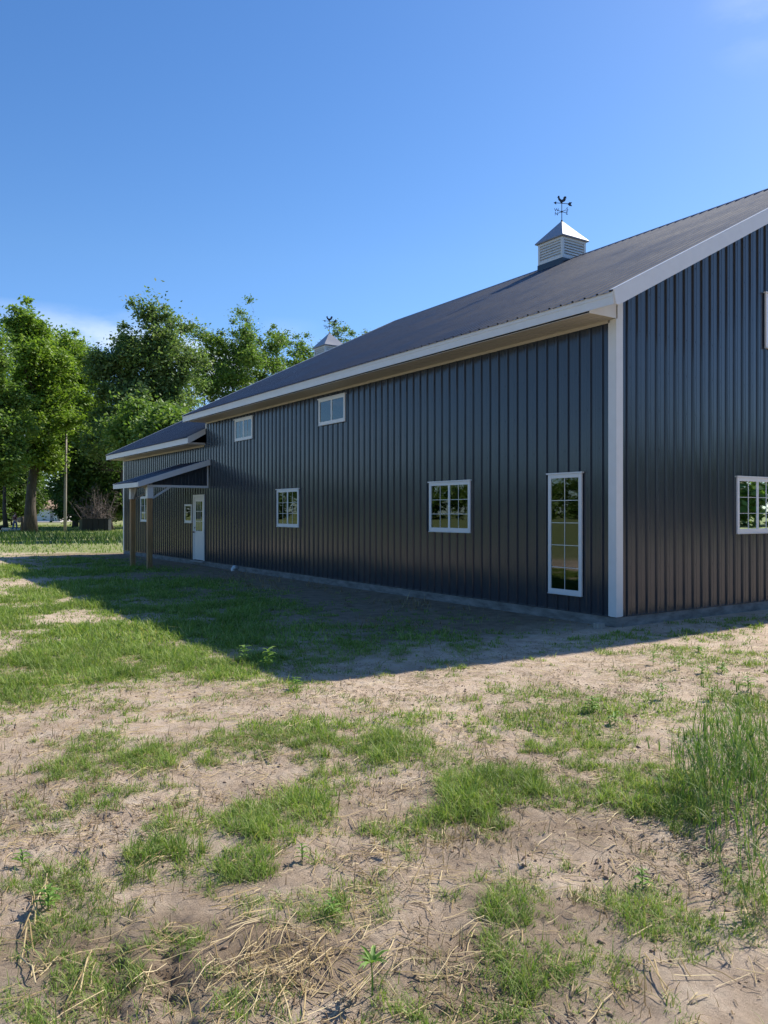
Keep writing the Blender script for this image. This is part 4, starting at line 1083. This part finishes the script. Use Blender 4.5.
# the thicker swath of long stalks at the bottom, fanned
x, Zc_ = gpt(290, 975); n = 85
th = np.radians(np.where(rg.random(n) < .6, rg.normal(18, 20, n), rg.normal(80, 25, n))); xx = x+rg.normal(size=n)*.30; ZZ = Zc_+rg.normal(size=n)*.17
parts.append(lying(CAM[0]+CB*xx+CA*ZZ, CAM[1]-CA*xx+CB*ZZ,   .08+.24*rg.random(n), .0022+.0022*rg.random(n), 163, th, .022))
for px, py, ln, a in ((40,905,.28,70),(30,925,.30,72),(25,950,.28,75),(80,985,.3,60),(150,870,.18,20),(235,905,.20,-10),(250,925,.2,-5),(660,985,.22,50),(30,975,.2,95)):
    x, Zc_ = gpt(px, py); n = 2; parts.append(lying(np.array([CAM[0]+CB*x+CA*Zc_]*n)+[0, .03], np.array([CAM[1]-CA*x+CB*Zc_]*n)+[0, .05], np.full(n, ln), np.full(n, .006), px, np.radians([a, a+9.]), .02))
V, F_ = join(parts); o = np_mesh('straw', V, F_, M['straw']); tag(o, 'pale broken straw lying on the sandy soil', 'straw', kind='stuff')
X, Y, Z, rg = sample(90000, 2.2, 12, 30, 181); g = np.clip((fbm(X*2.6, Y*2.6, 306, 4)-.42)*5, 0.04, 1)*np.clip(1.5-Z/7.5, .12, 1)
k = rg.random(len(X)) < g*.95; X, Y, Z = X[k], Y[k], Z[k]; n = len(X)
V, F_ = lying(X, Y, .012+.05*rg.random(n)**2, .002+.0045*rg.random(n), 182, rg.random(n)*6.28, .008)
M['litter'] = leafy('dead plant litter', (0.09, 0.055, 0.03), (0.22, 0.15, 0.08), (0.42, 0.32, 0.18), 0.05)
o = np_mesh('plant_litter', V, F_, M['litter']); tag(o, 'dark dead stems and flakes strewn over the sandy soil', 'litter', kind='stuff')
# clods and grit
X, Y, Z, rg = sample(60000, 2.2, 9, 30, 171); g = np.clip((fbm(X*3, Y*3, 305, 4)-.46)*6, 0, 1)
k = rg.random(len(X)) < g*.2; X, Y, Z = X[k], Y[k], Z[k]; n = len(X)
oct_ = np.array([(1,0,0),(0,1,0),(-1,0,0),(0,-1,0),(0,0,1),(0,0,-1)], float)
r = .003+.011*rg.random(n)**4
V = (oct_[None]*(r[:, None, None])*(1+.5*rg.normal(size=(n, 6, 1)))+rg.normal(size=(n, 6, 3))*r[:, None, None]*.2)
V[..., 2] *= .7; V += np.stack([X, Y, ground_h(X, Y)+r*.3], 1)[:, None]
tri = np.array([(0,1,4),(1,2,4),(2,3,4),(3,0,4),(1,0,5),(2,1,5),(3,2,5),(0,3,5)])
M['clod'] = mat('soil clods', (0.27, 0.19, 0.13), 0.95)
o = np_mesh('soil_clods', V.reshape(-1, 3), (np.arange(n)[:, None, None]*6+tri[None]).reshape(-1, 3), M['clod'], k=3); tag(o, 'small crumbs and clods of dark soil on the bare ground', 'soil', kind='stuff')

# broadleaf weeds: individual plants
def weed(px, py, h, spread, nl, seed, label, group=None, star=False, lw=.30):
    rg = np.random.default_rng(seed); x, Z = gpt(px, py)
    X, Y = CAM[0]+CB*x+CA*Z, CAM[1]-CA*x+CB*Z
    z = float(ground_h(np.array([X]), np.array([Y]))[0])
    root = empty('weed_plant', (X, Y, z)); tag(root, label, 'weed', group)
    st = MB(); st.tube([(0, 0, -.02), (.004, .003, h*.5), (0, .004, h*.95)], [.0035, .003, .002], 5); 
    lf = MB()
    for i in range(nl):
        f = 1.0 if star else .2+.8*(i/nl); a = i*2.4+rg.random()*.5
        p = Vector((0, 0, h*f*.95)); L_ = spread*(.6+.5*rg.random())*(1.1-.3*f if not star else 1)
        el = (.15+.5*rg.random()) if star else -.1+.6*rg.random()
        d = Vector((math.cos(a)*math.cos(el), math.sin(a)*math.cos(el), math.sin(el))); s = d.cross(Vector((0, 0, 1))).normalized(); u = s.cross(d)
        w_ = L_*lw*.5
        pts = [p, p+d*L_*.3+s*w_+u*.1*L_, p+d*L_*.3+u*.06*L_, p+d*L_*.3-s*w_+u*.1*L_, p+d*L_*.7+s*w_*.7+u*.05*L_, p+d*L_*.7+u*.0*L_, p+d*L_*.7-s*w_*.7+u*.05*L_, p+d*L_-u*.16*L_]
        lf.add(pts, [(0, 1, 2), (0, 2, 3), (1, 4, 5, 2), (2, 5, 6, 3), (4, 7, 5), (5, 7, 6)])
        if not star: st.tube([p*.98, p+d*L_*.1], .0015, 3)
    st.build('stem', M['weed'], root); lf.build('leaves', M['weed'], root)
weed(372, 998, .12, .085, 16, 1, 'star shaped weed with narrow bright leaves at the bottom of the photo', star=True, lw=.2)
G = 'broadleaf weeds on the sandy ground'
i = 2
for px, py, h, s_, n_, lb in (
    (653,664,.17,.09,16,'upright broadleaf weed left of the bushy one, on sand before the gable wall'),
    (679,669,.17,.09,18,'bushy broadleaf weed in the middle of the row on the sand before the gable wall'),
    (702,674,.12,.09,14,'low broadleaf weed right of the bushy one in the row before the gable wall'),
    (722,672,.11,.11,16,'wide flat broadleaf weed at the right end of the row before the gable wall'),
    (634,674,.08,.07,9,'smallest broadleaf weed at the left end of the row before the gable wall'),
    (698,652,.07,.10,14,'flat pale weed on the sand closest to the gable wall'),
    (592,713,.15,.11,24,'largest broadleaf weed in the green patch between the barn corner and the tall grass'),
    (615,726,.11,.09,16,'broadleaf weed on the near edge of the green patch below the barn corner'),
    (545,702,.09,.08,12,'small weed at the left end of the green patch below the barn corner'),
    (452,722,.10,.07,14,'lone dark weed on bare sand left of the green patch below the barn corner'),
    (498,642,.09,.09,12,'small weed just inside the edge of the barn shadow near the corner'),
    (268,670,.24,.13,24,'tallest broadleaf weed at the edge of the barn shadow in the grassy field'),
    (244,662,.19,.12,20,'broadleaf weed left of the tallest one at the edge of the barn shadow'),
    (296,690,.12,.10,16,'broadleaf weed near the sharp tip of the barn shadow'),
    (302,862,.09,.05,14,'small weed rooted in the bright green tuft at the middle left'),
    (48,915,.11,.07,20,'leafy weed in the dull green patch near the bottom left'),
    (22,868,.08,.06,14,'small leafy weed near the left edge above the dull green patch'),
    (332,916,.09,.06,12,'small weed above the heap of straw at the bottom'),
    (642,886,.09,.06,14,'lone small weed on bare soil under the tall grass clump'),
    (662,702,.16,.09,20,'broadleaf weed standing behind the left side of the tall grass clump'),
    (712,700,.13,.09,16,'broadleaf weed standing behind the middle of the tall grass clump'),
    (748,690,.15,.10,18,'broadleaf weed behind the tall grass clump at the right edge')):
    weed(px, py, h, s_, n_, i, lb, G); i += 1
